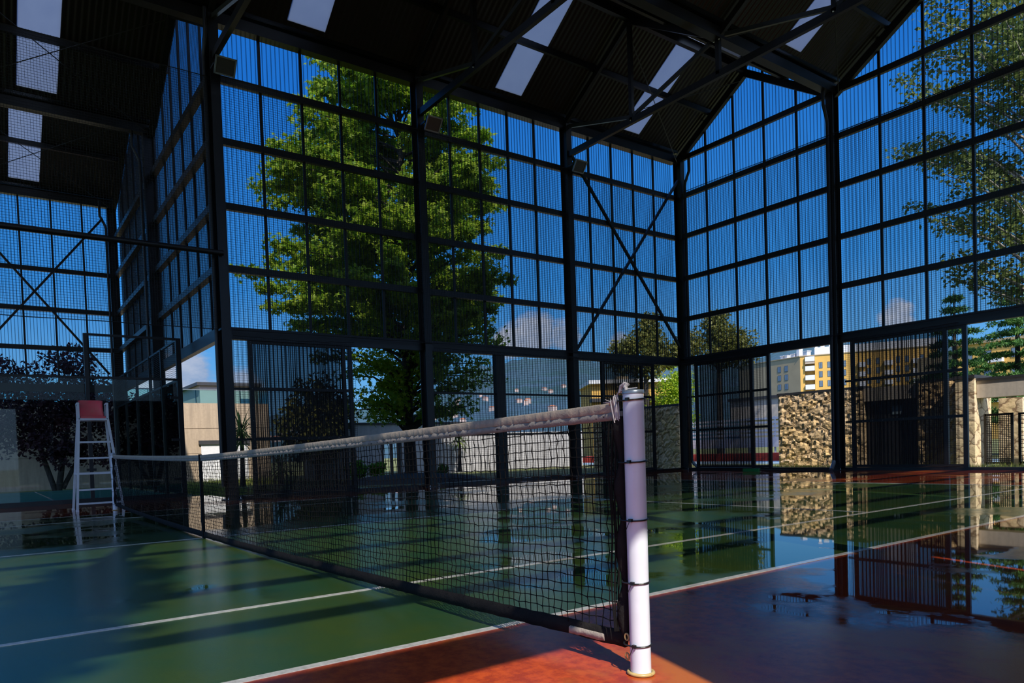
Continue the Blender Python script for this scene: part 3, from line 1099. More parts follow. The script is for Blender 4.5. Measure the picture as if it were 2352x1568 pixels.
post(GXP, 2.05, 3.86, 0.11)
post(GXP, 0.05, 3.86, 0.08)
for y in (-1.95, -3.95, -5.95):
    post(GXP, y, 2.9, 0.08)
for x in (-11.9, -13.5, -15.6, -17.6, -19.6):
    post(x, 2.05, 3.86, 0.08)
for a, b in ((2.05, 0.05), (0.05, -1.95), (-1.95, -3.95), (-3.95, -5.95)):
    MB().box(GXP - 0.006, GXP + 0.006, b + 0.05, a - 0.06, 0.07, 2.83).build('glass_panel', M['glass'], pe)
    MB().bar((GXP, a, 2.86), (GXP, b, 2.86), 0.05, 0.05).build('rail', M['steel'], pe)
    MB().bar((GXP, a, 0.05), (GXP, b, 0.05), 0.06, 0.1).build('rail', M['steel'], pe)
MB().bar((GXP, 2.05, 3.84), (GXP, 0.05, 3.84), 0.05, 0.05).build('rail', M['steel'], pe)
xs = [GXP, -11.9, -13.5, -15.6, -17.6, -19.6]
for a, b in zip(xs[:-1], xs[1:]):
    MB().box(b + 0.05, a - 0.06, 2.044, 2.056, 0.07, 2.83).build('glass_panel', M['glass'], pe)
    for z in (2.86, 3.84):
        MB().bar((a, 2.05, z), (b, 2.05, z), 0.05, 0.05).build('rail', M['steel'], pe)
wm = MB()
for i in range(19):
    z = 2.9 + i * 0.05
    wm.bar((GXP, 0.09, z), (GXP, 2.0, z), 0.005, 0.005)
    wm.bar((GXP - 0.05, 2.05, z), (-19.6, 2.05, z), 0.005, 0.005)
wm.build('wire_mesh', M['steel'], pe)
for y, z in ((1.92, 2.42), (1.92, 1.4), (1.92, 0.45), (0.05, 0.75), (-1.95, 0.75)):
    MB().box(GXP - 0.03, GXP + 0.03, y - 0.1, y + 0.1, z - 0.03, z + 0.03).build('glass_clamp', M['steel'], pe)


# ------------------------------------------------------------------ tennis net and posts
TIES = (1.037, 0.805, 0.587, 0.351, 0.114)


def net_post(x, label):
    r = tag(empty('net_post', (x, 0, 0)), label, 'net post', 'round white net posts')
    MB().lathe((x, 0, 0), [(0.0385, 0.0), (0.0385, 0.5), (0.0385, 1.05), (0.0385, 1.055), (0.037, 1.066), (0.030, 1.070)], 40).build('shaft', M['white_post'], r, True)
    MB().lathe((x, 0, 0), [(0.041, 1.058), (0.0415, 1.062), (0.040, 1.072), (0.012, 1.074)], 40).build('cap', M['galv'], r, True)
    ring = MB()
    pts = [(x + 0.046 * math.cos(2 * PI * k / 32), 0.046 * math.sin(2 * PI * k / 32), 0.007) for k in range(33)]
    ring.tube(pts, 0.007, 8)
    ring.build('base_ring', M['brass'], r, True)
    s = -1 if x > 0 else 1
    for z in TIES:
        b = MB()
        b.tube([(x + s * 0.012 + 0.0415 * math.cos(2 * PI * k / 32) * 1.05 + (s * 0.012 if s * math.cos(2 * PI * k / 32) > 0 else -s * 0.010), 0.0415 * math.sin(2 * PI * k / 32), z + 0.003 * math.sin(2 * PI * k / 32)) for k in range(33)], 0.0033, 6)
        b.box(x + 0.004, x + 0.018, -0.050, -0.040, z - 0.006, z + 0.006)
        if z < 0.7:
            b.bar((x + 0.006, -0.046, z - 0.004), (x - 0.002, -0.056, z - 0.035), 0.004, 0.002)
        b.build('cable_tie', M['tie'], r)
    return r


net_post(6.4, 'round white net post in the right foreground on the orange floor')
net_post(-6.4, 'distant white net post beside the ladder chair')

NX0, NX1 = -6.30, 6.29


def ztop(x):
    return 0.930 + 0.105 * (abs(x) / 6.4) ** 1.35


def zbot(x):
    return 0.030 + 0.080 * max(0.0, abs(x) / 6.4) ** 2


tn = tag(empty('tennis_net', (0, 0, 0)), 'black tennis net with a pale canvas headband strung across the court', 'tennis net')
nm = MB()
STEP = 0.041
nxn = int((NX1 - NX0) / STEP)
nz = 22
KN = {}
for i in range(nxn + 1):
    x = NX1 - i * STEP
    zt, zb = ztop(x) - 0.055, zbot(x) + 0.036
    lean = 0.006 * math.sin(i * 0.35)
    for j in range(nz + 1):
        z = zb + (zt - zb) * j / nz
        q = 0.0038 if x > 0 else 0.005
        KN[i, j] = (x + RND.uniform(-q, q) + lean * math.sin(PI * j / nz) + 0.004 * (-1) ** j * (j % 2), RND.uniform(-0.004, 0.004) + 0.012 * math.sin(i * 0.05) * math.sin(PI * j / nz), z + RND.uniform(-q, q) + 0.006 * math.sin(i * 0.22) * math.sin(PI * j / nz))
CR = 0.0023


def prism(a, b, r):
    a, b = Vector(a), Vector(b)
    d = (b - a)
    if d.length < 1e-6:
        return
    d.normalize()
    p = d.orthogonal().normalized()
    q = d.cross(p)
    o = [p * r, (p * -0.5 + q * 0.866) * r, (p * -0.5 - q * 0.866) * r]
    base = len(nm.v)
    nm.v += [tuple(a + k) for k in o] + [tuple(b + k) for k in o]
    nm.f += [(base, base + 1, base + 4, base + 3), (base + 1, base + 2, base + 5, base + 4), (base + 2, base, base + 3, base + 5)]
    nm.mi += [0, 0, 0]


for (i, j), p in KN.items():
    if (i, j + 1) in KN:
        prism(p, KN[i, j + 1], CR)
    if (i + 1, j) in KN:
        prism(p, KN[i + 1, j], CR)
    if i < 150:
        k = 0.0052
        base = len(nm.v)
        nm.v += [(p[0] + k, p[1], p[2]), (p[0] - k, p[1], p[2]), (p[0], p[1] + k, p[2]), (p[0], p[1] - k, p[2]), (p[0], p[1], p[2] + k), (p[0], p[1], p[2] - k)]
        for a in (0, 1):
            for b in (2, 3):
                for c in (4, 5):
                    nm.f.append((base + a, base + b, base + c))
                    nm.mi.append(0)
nm.build('netting', M['cord'], tn)


def band(x0, x1, prof, n, name, m, wob=0.0, seed=1, puck=0.0):
    """strip along the net; prof(x) gives the closed (y,z) outline at x"""
    rr = random.Random(seed)
    mb = MB()
    ring = None
    for i in range(n + 1):
        x = x0 + (x1 - x0) * i / n
        pr = prof(x)
        k = len(pr)
        f = wob * rr.uniform(-1, 1)
        ph = i * 0.9 + 1.7 * math.sin(i * 0.23) + 1.1 * math.sin(i * 0.071)
        fold = puck * max(0.0, math.sin(ph)) ** 2
        for (y, z) in pr:
            d = pr[0][1] - z
            mb.v.append((x + 0.25 * d * math.sin(ph * 0.5), y * (1 + 1.6 * fold) + f * 0.4, z + f * 0.3 - 0.002 * fold))
    for i in range(n):
        for a in range(k):
            mb.f.append((i * k + a, i * k + (a + 1) % k, (i + 1) * k + (a + 1) % k, (i + 1) * k + a))
            mb.mi.append(0)
    mb.f += [tuple(range(k)), tuple(range(n * k, (n + 1) * k))]
    mb.mi += [0, 0]
    return mb.build(name, m, tn, True)


def hb(x):
    zt = ztop(x)
    return [(0.002, zt), (0.0065, zt - 0.006), (0.0055, zt - 0.036), (0.004, zt - 0.038), (-0.004, zt - 0.038), (-0.0055, zt - 0.036), (-0.0065, zt - 0.006), (-0.002, zt)]


def hl(x):
    zt = ztop(x)
    return [(0.0038, zt - 0.036), (0.0038, zt - 0.068), (-0.0038, zt - 0.068), (-0.0038, zt - 0.036)]


band(NX0, 6.315, hb, 1300, 'headband', M['canvas'], 0.0006, 3, 0.42)
band(NX0, 6.345, hl, 900, 'headband_hem', M['canvas_low'], 0.0005, 5, 0.35)


def bb(x):
    zb = zbot(x)
    return [(0.004, zb + 0.042), (0.006, zb + 0.008), (0.008, zb - 0.02), (-0.008, zb - 0.02), (-0.006, zb + 0.008), (-0.004, zb + 0.042)]


band(NX0, 6.345, bb, 220, 'bottom_band', M['blackcloth'], 0.005, 9, 0.3)
# worn patch on the lower band near the post
band(6.02, 6.22, lambda x: [(0.001, zbot(x) + 0.018), (0.002, zbot(x) - 0.012), (-0.0135, zbot(x) - 0.014), (-0.0125, zbot(x) + 0.012)], 16, 'worn_patch', M['canvas_low'], 0.004, 4)
# gathered side sleeve pinched at each tie
for s, xs_ in ((1, 6.325), (-1, -6.335)):
    pts, rs = [], []
    for k in range(60):
        z = 0.12 + 0.86 * k / 59
        d = min(abs(z - t) for t in TIES)
        pts.append((xs_ + s * 0.012 * math.exp(-(d / 0.05) ** 2), 0.004 * math.sin(z * 30), z))
        rs.append(0.011 + 0.020 * (1 - math.exp(-(d / 0.07) ** 2)))
    MB().tube(pts, rs, 14).build('side_sleeve', M['blackcloth'], tn, True)
for k in range(7):
    y = -0.022 + 0.007 * k
    MB().tube([(6.30 + 0.008 * k + 0.006 * math.sin(z * 14 + k), y - 0.012, z) for z in [0.15 + 0.8 * q / 24 for q in range(25)]], 0.0035, 5).build('gathered_cord', M['cord'], tn)
cs = MB()
cs.box(-0.025, 0.025, -0.014, 0.014, 0.0, 0.938)
cs.build('centre_strap', M['blackcloth'], tn)
# tied rope ends at the near post
rp = MB()
for k in range(9):
    a = RND.uniform(0, 6.28)
    x = 6.325 + RND.uniform(-0.012, 0.018)
    y = RND.uniform(-0.022, 0.0)
    z = ztop(6.3)
    rp.tube([(x - 0.03, y * 0.4, z - 0.01), (x - 0.01, y, z + 0.012 + RND.uniform(-.01, .02)), (x + 0.004, y - 0.01, z - 0.02), (x + RND.uniform(0, .02), y - 0.012, z - 0.05 - RND.uniform(0, .03))], 0.0022, 5)
rp.tube([(6.345, -0.01, 1.068), (6.355, -0.012, 1.09), (6.372, -0.014, 1.098), (6.384, -0.012, 1.094), (6.378, -0.02, 1.085), (6.392, -0.028, 1.078), (6.40, -0.038, 1.066)], [0.008, 0.009, 0.009, 0.009, 0.007, 0.007, 0.004], 8)
rp.tube([(6.30, -0.008, 1.03), (6.34, -0.01, 1.072), (6.39, -0.03, 1.076), (6.43, -0.01, 1.078)], 0.0028, 6)
for k in range(8):
    a = Vector((6.30 + RND.uniform(-.012, .01), -0.008, ztop(6.3)))
    rp.tube([a, a + Vector((RND.uniform(-.03, .01), RND.uniform(-.02, .0), RND.uniform(.0, .03)))], [0.0025, 0.001], 5)
rp.build('rope_knot', M['rope'], tn)
rg = MB()
for z in (0.135, 0.06):
    c = Vector((6.352, -0.018, z))
    rg.tube([c + Vector((0.009 * math.cos(t), -0.002, 0.013 * math.sin(t))) for t in [2 * PI * k / 16 for k in range(17)]], 0.0035, 6)
rg.build('grommet', M['brass'], tn, True)

# ------------------------------------------------------------------ umpire chair
uc = tag(empty('umpire_chair', (-6.95, -0.22, 0)), 'tall white ladder chair with a red plastic seat at the far net post', 'umpire chair')
FLb, FLt = Vector((-6.72, -0.59, 0)), Vector((-6.80, -0.485, 1.72))
FRb, FRt = Vector((-6.72, 0.195, 0)), Vector((-6.80, 0.005, 1.72))
RLb, RLt = Vector((-7.32, -0.60, 0)), Vector((-7.16, -0.47, 1.72))
RRb, RRt = Vector((-7.32, 0.14, 0)), Vector((-7.16, 0.02, 1.72))
UP = Vector((0, 0, 0.30))
for b, t, e in ((FLb, FLt, UP), (FRb, FRt, UP), (RLb, RLt, UP), (RRb, RRt, UP)):
    m = MB()
    m.bar(b, t, 0.04, 0.04, (1, 0, 0))
    m.bar(t, t + e, 0.036, 0.036, (1, 0, 0))
    lg = m.build('leg', M['white'], uc)
    MB().box(b.x - 0.026, b.x + 0.026, b.y - 0.026, b.y + 0.026, 0.0, 0.035).build('foot', M['white'], lg)
for z in (0.14, 0.40, 0.70, 0.99, 1.29):
    t = z / 1.72
    MB().bar(FLb.lerp(FLt, t), FRb.lerp(FRt, t), 0.045, 0.032).build('rung', M['white'], uc)
for a, b in ((FLt, FRt), (RLt, RRt), (FLt, RLt), (FRt, RRt)):
    MB().bar(a, b, 0.036, 0.036).build('seat_rail', M['white'], uc)
for a, b in ((FLt + UP, RLt + UP), (FRt + UP, RRt + UP)):
    MB().bar(a, b, 0.04, 0.03, ext=0.02).build('armrest', M['white'], uc)
for a, b, z in ((FLb, RLb, 0.7), (FRb, RRb, 0.7)):
    t = z / 1.72
    MB().bar(a.lerp(FLt if a is FLb else FRt, t), b.lerp(RLt if b is RLb else RRt, t), 0.03, 0.03).build('side_brace', M['white'], uc)
MB().bar(RLb.lerp(RLt, 0.41), RRb.lerp(RRt, 0.41), 0.03, 0.03).build('rear_brace', M['white'], uc)
seat = MB()
prof = [(-6.80, 1.765), (-6.84, 1.775), (-6.95, 1.77), (-7.04, 1.78), (-7.085, 1.83), (-7.10, 1.92), (-7.12, 2.03), (-7.145, 2.095), (-7.165, 2.108)]
ny = 12
for i, (x, z) in enumerate(prof):
    for j in range(ny + 1):
        s = j / ny * 2 - 1
        hw = 0.215 if i < 4 else 0.212 - 0.012 * math.sin((i - 4) * 0.9)
        dx = 0.05 * s * s * (1 if i >= 4 else 0.0)
        dz = -0.018 * (s ** 6) * (i >= 7) + 0.012 * s * s * (i < 4)
        for th in (0, 1):
            seat.v.append((x + dx - 0.014 * th, -0.24 + s * hw, z + dz - 0.012 * th * (i < 4)))
K = 2 * (ny + 1)
for i in range(len(prof) - 1):
    for j in range(ny):
        a, b, c, d = i * K + 2 * j, i * K + 2 * j + 2, (i + 1) * K + 2 * j + 2, (i + 1) * K + 2 * j
        seat.f += [(a, b, c, d), (a + 1, d + 1, c + 1, b + 1)]
        seat.mi += [0, 0]
    for j in (0, ny):
        a, d = i * K + 2 * j, (i + 1) * K + 2 * j
        seat.f.append((a, a + 1, d + 1, d))
        seat.mi.append(0)
for i in (0, len(prof) - 1):
    for j in range(ny):
        a, b = i * K + 2 * j, i * K + 2 * j + 2
        seat.f.append((a, b, b + 1, a + 1))
        seat.mi.append(0)
seat.build('seat', M['red'], uc, True)
MB().box(-6.84, -6.80, -0.45, -0.03, 1.74, 1.775).build('seat_lip', M['red'], uc)

# ---- squeegee lying by the far gable wall
sq = tag(empty('floor_squeegee', (-3.7, 16.2, 0)), 'green floor squeegee lying on the wet floor before the stone wall view', 'squeegee')
MB().box(-4.16, -3.66, 16.12, 16.22, 0.002, 0.09).build('head', M['green_plastic'], sq)
MB().tube([(-3.70, 16.17, 0.05), (-2.55, 16.55, 0.02)], 0.016, 8).build('handle', M['bark'], sq, True)

# ------------------------------------------------------------------ planting
def leaf_quad(mb, p, d, n, L, W):
    s = d.cross(n).normalized()
    a = p
    b = p + d * (L * 0.5) + s * (W * 0.5) + n * (L * 0.06)
    c = p + d * L
    e = p + d * (L * 0.5) - s * (W * 0.5) + n * (L * 0.06)
    k = len(mb.v)
    mb.v += [tuple(a), tuple(b), tuple(c), tuple(e)]
    mb.f.append((k, k + 1, k + 2, k + 3))
    mb.mi.append(0)


STAR = []
for k in range(10):
    t = PI * 2 * k / 10 + PI / 2
    rr = 1.0 if k % 2 == 0 else 0.42
    STAR.append((rr * math.cos(t), rr * math.sin(t)))


def leaf_star(mb, p, d, n, L, W):
    s = d.cross(n).normalized()
    k = len(mb.v)
    for x, y in STAR:
        q = p + s * (x * W * 0.5) + d * (y * L * 0.5) - n * (0.12 * L * (x * x + y * y))
        mb.v.append(tuple(q))
    mb.f.append(tuple(range(k, k + 10)))
    mb.mi.append(0)


def rvec(r):
    while True:
        v = Vector((r.uniform(-1, 1), r.uniform(-1, 1), r.uniform(-1, 1)))
        if 0.01 < v.length < 1:
            return v


def scatter(mb, r, c, rad, n, L, W, fn, flat=0.6, shell=0.55):
    for _ in range(n):
        v = rvec(r).normalized()
        k = shell + (1 - shell) * r.random()
        p = c + Vector((v.x * rad[0], v.y * rad[1], v.z * rad[2])) * k
        nn = (rvec(r).normalized() + v * 0.5 + Vector((0, 0, flat))).normalized()
        d = rvec(r)
        d = (d - nn * d.dot(nn)).normalized()
        s = r.uniform(0.7, 1.25)
        fn(mb, p, d, nn, L * s, W * s)


def interp(tab, z):
    for a, b in zip(tab[:-1], tab[1:]):
        if a[0] <= z <= b[0]:
            t = (z - a[0]) / (b[0] - a[0])
            return [a[i] + (b[i] - a[i]) * t for i in range(1, len(a))]
    return list(tab[-1][1:]) if z > tab[-1][0] else list(tab[0][1:])


def tree_profile(name, base, tab, uax, label, cat, leaf, bark, seed, nb, per, L, W, fn, trunk_r, zt, z0, rise=0.25, clump=0.5, group=None):
    """broad tree: branches reach out to a crown outline tab = (z, reach left, reach right) along the axis uax"""
    r = random.Random(seed)
    root = tag(empty(name, base), label, cat, group)
    b = Vector(base)
    tr, cr = MB(), MB()
    tr.tube([b + Vector((0, 0, -0.1)), b + Vector((0.02, 0.02, 0.25)), b + Vector((0.0, 0.0, 2.0)), b + Vector((0.08, 0.05, zt * 0.5)), b + Vector((0.0, 0.1, zt * 0.95))], [trunk_r * 1.6, trunk_r * 1.05, trunk_r * 0.9, trunk_r * 0.55, 0.03], 12)
    for k in range(nb):
        z = z0 + (zt - z0) * ((k + r.random()) / nb)
        phi = r.uniform(0, 2 * PI)
        Lf, Rt = interp(tab, z)
        cphi = math.cos(phi)
        reach = (Rt if cphi > 0 else Lf)
        mean = (Lf + Rt) / 2
        R = reach * cphi * cphi + mean * (1 - cphi * cphi)
        R *= r.uniform(0.80, 1.04)
        d = uax * cphi + Vector((-uax.y, uax.x, 0)) * math.sin(phi)
        zs = max(z - R * rise, z0 * 0.7)
        st = b + Vector((0, 0, zs))
        en = b + d * R + Vector((0, 0, z))
        mid = st.lerp(en, 0.5) + Vector((0, 0, 0.12 * R))
        tr.tube([st, mid, en], [max(0.02, trunk_r * 0.32 * (1 - zs / zt) + 0.015), 0.03, 0.008], 5)
        m = max(3, int(R / 0.55))
        for q in range(m):
            t = 0.28 + 0.72 * (q + r.random()) / m
            c = st.lerp(mid, t * 2) if t < 0.5 else mid.lerp(en, t * 2 - 1)
            rad = clump * r.uniform(0.6, 1.15) * (0.65 + 0.5 * (1 - abs(t - 0.6)))
            scatter(cr, r, c + Vector((0, 0, 0.05)), (rad, rad, rad * 0.62), int(per * (0.45 if z < 0.3 * zt else 1.0)), L * (0.78 if z < 0.3 * zt else 1.0), W * (0.78 if z < 0.3 * zt else 1.0), fn, 0.6, 0.25)
    tr.build('trunk', bark, root, True)
    cr.build('crown', leaf, root)
    return root


def blob_tree(name, base, blobs, label, cat, leaf, bark, seed, n, L, W, trunk=None, fn=leaf_quad, group=None, shell=0.55):
    r = random.Random(seed)
    root = tag(empty(name, base), label, cat, group)
    b = Vector(base)
    cr = MB()
    tot = sum(q[3] * q[4] for q in blobs)
    for (x, y, z, rx, rz) in blobs:
        k = int(n * rx * rz / tot)
        for _ in range(max(1, k // 40)):
            v = rvec(r)
            c = b + Vector((x + v.x * rx * 0.75, y + v.y * rx * 0.75, z + v.z * rz * 0.8))
            s = min(rx, rz) * r.uniform(0.28, 0.5)
            scatter(cr, r, c, (s, s, s * 0.75), 40, L, W, fn, 0.5, shell)
    if trunk:
        tr = MB()
        for pts, rr in trunk:
            tr.tube([b + Vector(p) for p in pts], rr, 8)
        tr.build('trunk', bark, root, True)
    cr.build('crown', leaf, root)
    return root


UAX = Vector((0.566, 0.824, 0)).normalized()
TAB = [(1.9, 1.6, 2.4), (3.0, 2.5, 3.1), (4.0, 3.0, 3.3), (5.2, 4.2, 3.6), (6.0, 5.3, 3.7), (7.0, 5.4, 3.7), (7.8, 4.2, 3.6), (8.6, 3.4, 2.9), (9.3, 4.2, 3.4), (10.0, 4.9, 3.9), (11.0, 4.5, 3.6), (12.0, 3.9, 3.1), (13.0, 3.4, 2.6), (14.0, 2.6, 2.0), (15.5, 1.6, 1.3), (17.0, 0.3, 0.3)]
tree_profile('sweetgum_tree', (-13.27, 10.3, 0.0), TAB, UAX, 'big sunlit green tree with star-shaped leaves behind the screen wall', 'tree', M['leaf_main'], M['bark'], 13, 270, 70, 0.23, 0.23, leaf_star, 0.22, 16.8, 2.0, 0.25, 0.56)
md = MB()
md.lathe((-13.2, 10.3, -0.09), [(2.6, 0.0), (2.2, 0.10), (1.4, 0.20), (0.6, 0.26), (0.05, 0.28)], 28)
tag(md.build('soil_mound', M['soil'], None, True), 'dark earth mound around the foot of the big tree', 'earth mound', kind='structure')

PT = [(4.4, 1.2, 2.0), (5.5, 2.4, 3.0), (7.0, 3.7, 4.0), (9.0, 4.4, 4.6), (12.0, 4.6, 4.8), (15.0, 4.2, 4.4), (18.0, 3.0, 3.0), (20.0, 1.0, 1.0)]
tree_profile('poplar_tree', (0.55, 26.2, 0.0), PT, UAX, 'tall airy tree with pale branches at the right edge behind the gable wall', 'tree', M['leaf_poplar'], M['bark_pale'], 5, 170, 34, 0.16, 0.11, leaf_quad, 0.26, 19.5, 4.6, 0.75, 0.55)

blob_tree('plum_tree', (-22.7, 0.35, 0.0), [(0, 0.2, 3.6, 2.0, 1.7), (0, -1.3, 3.2, 1.5, 1.6), (0, 1.2, 3.0, 1.4, 1.5), (0.2, -0.2, 2.0, 1.6, 1.2), (0, 0.4, 4.8, 1.2, 0.8), (0.3, 0.3, 1.2, 1.0, 0.7), (0, -1.8, 4.3, 1.0, 0.7), (0, 2.0, 3.2, 1.3, 1.3), (0, 2.6, 2.1, 1.1, 1.0), (0, -1.9, 2.2, 1.1, 1.0), (0, 1.4, 1.5, 1.2, 0.8)],
          'dark purple-leaved tree behind the glass enclosure', 'tree', M['leaf_plum'], M['bark'], 21, 13000, 0.16, 0.10,
          [([(0, 0, -0.1), (0.1, 0.2, 1.2), (0, 0.5, 3.0)], [0.12, 0.09, 0.03]), ([(0, -0.1, -0.1), (0, -0.5, 1.4), (0.1, -1.0, 3.0)], [0.10, 0.08, 0.03]), ([(0, 0.15, 0.0), (-0.1, 0.9, 1.5), (0, 1.3, 2.6)], [0.09, 0.06, 0.02])])
blob_tree('magnolia_tree', (-26.6, 37.7, 0.0), [(0, 0, 7.6, 1.7, 2.6), (-0.9, -1.3, 7.4, 1.3, 1.7), (0.3, 0.4, 9.4, 1.0, 1.2)], 'dense dark green tree left of the corner column', 'tree', M['leaf_dark'], M['bark'], 31, 7000, 0.26, 0.14, [([(0, 0, 0), (0, 0, 7)], [0.25, 0.12])])
blob_tree('magnolia_tree', (-23.6, 42.0, 0.0), [(0, 0, 8.0, 1.6, 2.4), (0.8, 1.0, 7.6, 1.6, 1.6), (-1.3, -1.8, 7.8, 1.5, 1.4), (-2.0, -2.8, 7.2, 1.2, 1.2), (-0.1, 0, 9.6, 1.0, 1.0)], 'dense dark green tree right of the corner column above the gable wall door', 'tree', M['leaf_dark'], M['bark'], 33, 10000, 0.26, 0.14, [([(0, 0, 0), (0, 0, 7)], [0.25, 0.12])])
blob_tree('hedge_bush', (-11.75, 22.4, 0.0), [(0, 0, 2.4, 1.05, 1.7), (0.2, 0.2, 3.4, 0.8, 0.9), (-0.3, 0, 1.4, 1.0, 1.2)], 'bright yellow-green bush above the stone wall seen through the open door', 'bush', M['leaf_hedge'], M['bark'], 41, 9000, 0.10, 0.07, [([(0, 0, 0), (0, 0, 2)], [0.1, 0.05])])
blob_tree('laurel_bush', (-14.6, 22.9, 0.0), [(0, 0, 2.1, 0.8, 1.0), (0.5, 0.2, 1.7, 0.7, 0.8)], 'dull green bush left of the bright hedge behind the stone wall', 'bush', M['leaf_dark'], M['bark'], 43, 2600, 0.12, 0.08, [([(0, 0, 0), (0, 0, 2)], [0.1, 0.05])])


def cedar(base, h, rad, label, seed, group='cedars beyond the stone gateway', z0=1.5):
    r = random.Random(seed)
    root = tag(empty('cedar_tree', base), label, 'tree', group)
    b = Vector(base)
    tr, cr = MB(), MB()
    tr.tube([b, b + Vector((0, 0, h * 0.6)), b + Vector((0, 0, h))], [0.16, 0.09, 0.01], 8)
    nl = int((h - z0) / 0.42)
    for i in range(nl):
        z = z0 + (h - z0) * i / nl
        R = rad * (1 - (i / nl) ** 1.3) + 0.15
        for k in range(9):
            a = r.uniform(0, 2 * PI)
            d = Vector((math.cos(a), math.sin(a), 0))
            st = b + Vector((0, 0, z))
            L = R * r.uniform(0.7, 1.1)
            en = st + d * L + Vector((0, 0, 0.08 * L - 0.10 * L * L))
            tr.tube([st, st.lerp(en, 0.5) + Vector((0, 0, 0.1)), en], [0.03, 0.02, 0.006], 4)
            m = max(3, int(L / 0.16))
            for q in range(m):
                t = 0.2 + 0.8 * q / m
                c = st.lerp(en, t) + Vector((0, 0, 0.12 * math.sin(PI * t)))
                scatter(cr, r, c, (0.26 * (1.1 - t * 0.5), 0.26 * (1.1 - t * 0.5), 0.06), 20, 0.17, 0.05, leaf_quad, 0.1, 0.1)
    tr.build('trunk', M['bark'], root, True)
    cr.build('crown', M['leaf_cedar'], root)
    return root


cedar((-4.8, 32.0, 0), 6.9, 1.9, 'green cedar above the stone pier, its top behind the steel beam', 51)
cedar((-3.3, 34.2, 0), 7.6, 2.5, 'wide green cedar at the right edge above the concrete lintel', 52)


def yucca(base, h, L, label, seed, n=70):
    r = random.Random(seed)
    root = tag(empty('yucca_plant', base), label, 'plant', 'spiky plants against the outer walls')
    b = Vector(base)
    MB().tube([b, b + Vector((0.03, 0.02, h * 0.6)), b + Vector((0, 0, h))], [0.09, 0.07, 0.05], 8).build('stem', M['bark'], root, True)
    cr = MB()
    for k in range(n):
        a = r.uniform(0, 2 * PI)
        el = r.uniform(-0.7, 1.2)
        d = Vector((math.cos(a) * math.cos(el), math.sin(a) * math.cos(el), math.sin(el)))
        s = d.cross(Vector((0, 0, 1))).normalized()
        c = b + Vector((0, 0, h - r.uniform(0, 0.35 * h)))
        l = L * r.uniform(0.7, 1.1)
        pts = [c, c + d * l * 0.5, c + d * l + Vector((0, 0, -0.25 * l * math.cos(el)))]
        w_ = 0.028
        k0 = len(cr.v)
        for i, p in enumerate(pts):
            ww = w_ * (0.7, 1.0, 0.05)[i]
            cr.v += [tuple(p - s * ww), tuple(p + s * ww)]
        cr.f += [(k0, k0 + 1, k0 + 3, k0 + 2), (k0 + 2, k0 + 3, k0 + 5, k0 + 4)]
        cr.mi += [0, 0]
    cr.build('leaf_crown', M['leaf_palm'], root)
    return root


blob_tree('laurel_tree', (-16.2, 8.1, 0.0), [(0, 0, 2.6, 1.1, 1.4), (0.3, -0.8, 2.0, 0.9, 1.0), (0, 0.8, 2.2, 0.8, 1.0), (0, 0, 1.2, 0.9, 0.9)], 'dark shady tree behind the dark sliding door left of the trunk', 'tree', M['leaf_dark'], M['bark'], 47, 5200, 0.18, 0.11, [([(0, 0, 0), (0, 0, 2)], [0.1, 0.05])])
yucca((-14.2, 4.75, 0), 2.0, 0.85, 'spiky green plant beside the corner column left of the dark sliding door', 61, 90)
yucca((-13.1, 5.6, 0), 0.7, 0.7, 'low spiky plant at the foot of the taller one by the corner column', 62, 70)
yucca((-17.2, 15.0, 0), 1.7, 0.8, 'spiky plant against the white wall right of the tree trunk', 63, 60)
blob_tree('cypress_tree', (14.6, -5.5, 0.0), [(0, 0, 3.0, 0.9, 3.0), (0, 0, 8.0, 0.9, 4.0), (0, 0, 12.5, 0.6, 3.0)], 'slim dark cypress standing outside the near side of the hall', 'tree', M['leaf_dark'], M['bark'], 37, 9000, 0.28, 0.16, [([(0, 0, 0), (0, 0, 13)], [0.2, 0.04])])
SH = [(-14.6, 8.9, 0.55, 'leafy green shrub at the foot of the white wall left of the trunk'), (-14.4, 9.6, 0.5, 'bright green shrub just left of the big tree trunk'), (-13.2, 11.6, 0.32, 'small green shrub right of the big tree trunk')]
for i, (x, y, h, lab) in enumerate(SH):
    blob_tree('shrub', (x, y, 0.0), [(0, 0, h * 0.6, h * 0.8, h * 0.7)], lab, 'shrub', M['leaf_shrub'], M['bark'], 70 + i, 1000, 0.10, 0.06, [([(0, 0, 0), (0, 0, h * 0.6)], [0.02, 0.01])], group='shrubs below the big tree')

# grass blades where the lawn shows through the openings
gr = MB()
rg_ = random.Random(81)


def blades(x0, x1, y0, y1, n, h):
    for _ in range(n):
        p = Vector((rg_.uniform(x0, x1), rg_.uniform(y0, y1), -0.09))
        a = rg_.uniform(0, 2 * PI)
        d = Vector((math.cos(a) * 0.35, math.sin(a) * 0.35, 1)).normalized()
        s = Vector((-math.sin(a), math.cos(a), 0))
        hh = h * rg_.uniform(0.5, 1.3)
        k = len(gr.v)
        gr.v += [tuple(p - s * 0.006), tuple(p + s * 0.006), tuple(p + d * hh)]
        gr.f.append((k, k + 1, k + 2))
        gr.mi.append(0)


blades(-7.5, 3.5, 17.8, 20.8, 9000, 0.16)
blades(-16.5, -9.0, 2.9, 4.3, 3500, 0.2)
blades(-12.4, -9.0, 4.3, 4.9, 800, 0.2)
blades(-24.0, -16.0, 3.2, 8.5, 5000, 0.22)
tag(gr.build('lawn_grass', M['grass']), 'rough lawn grass outside the open doors', 'grass', kind='stuff')

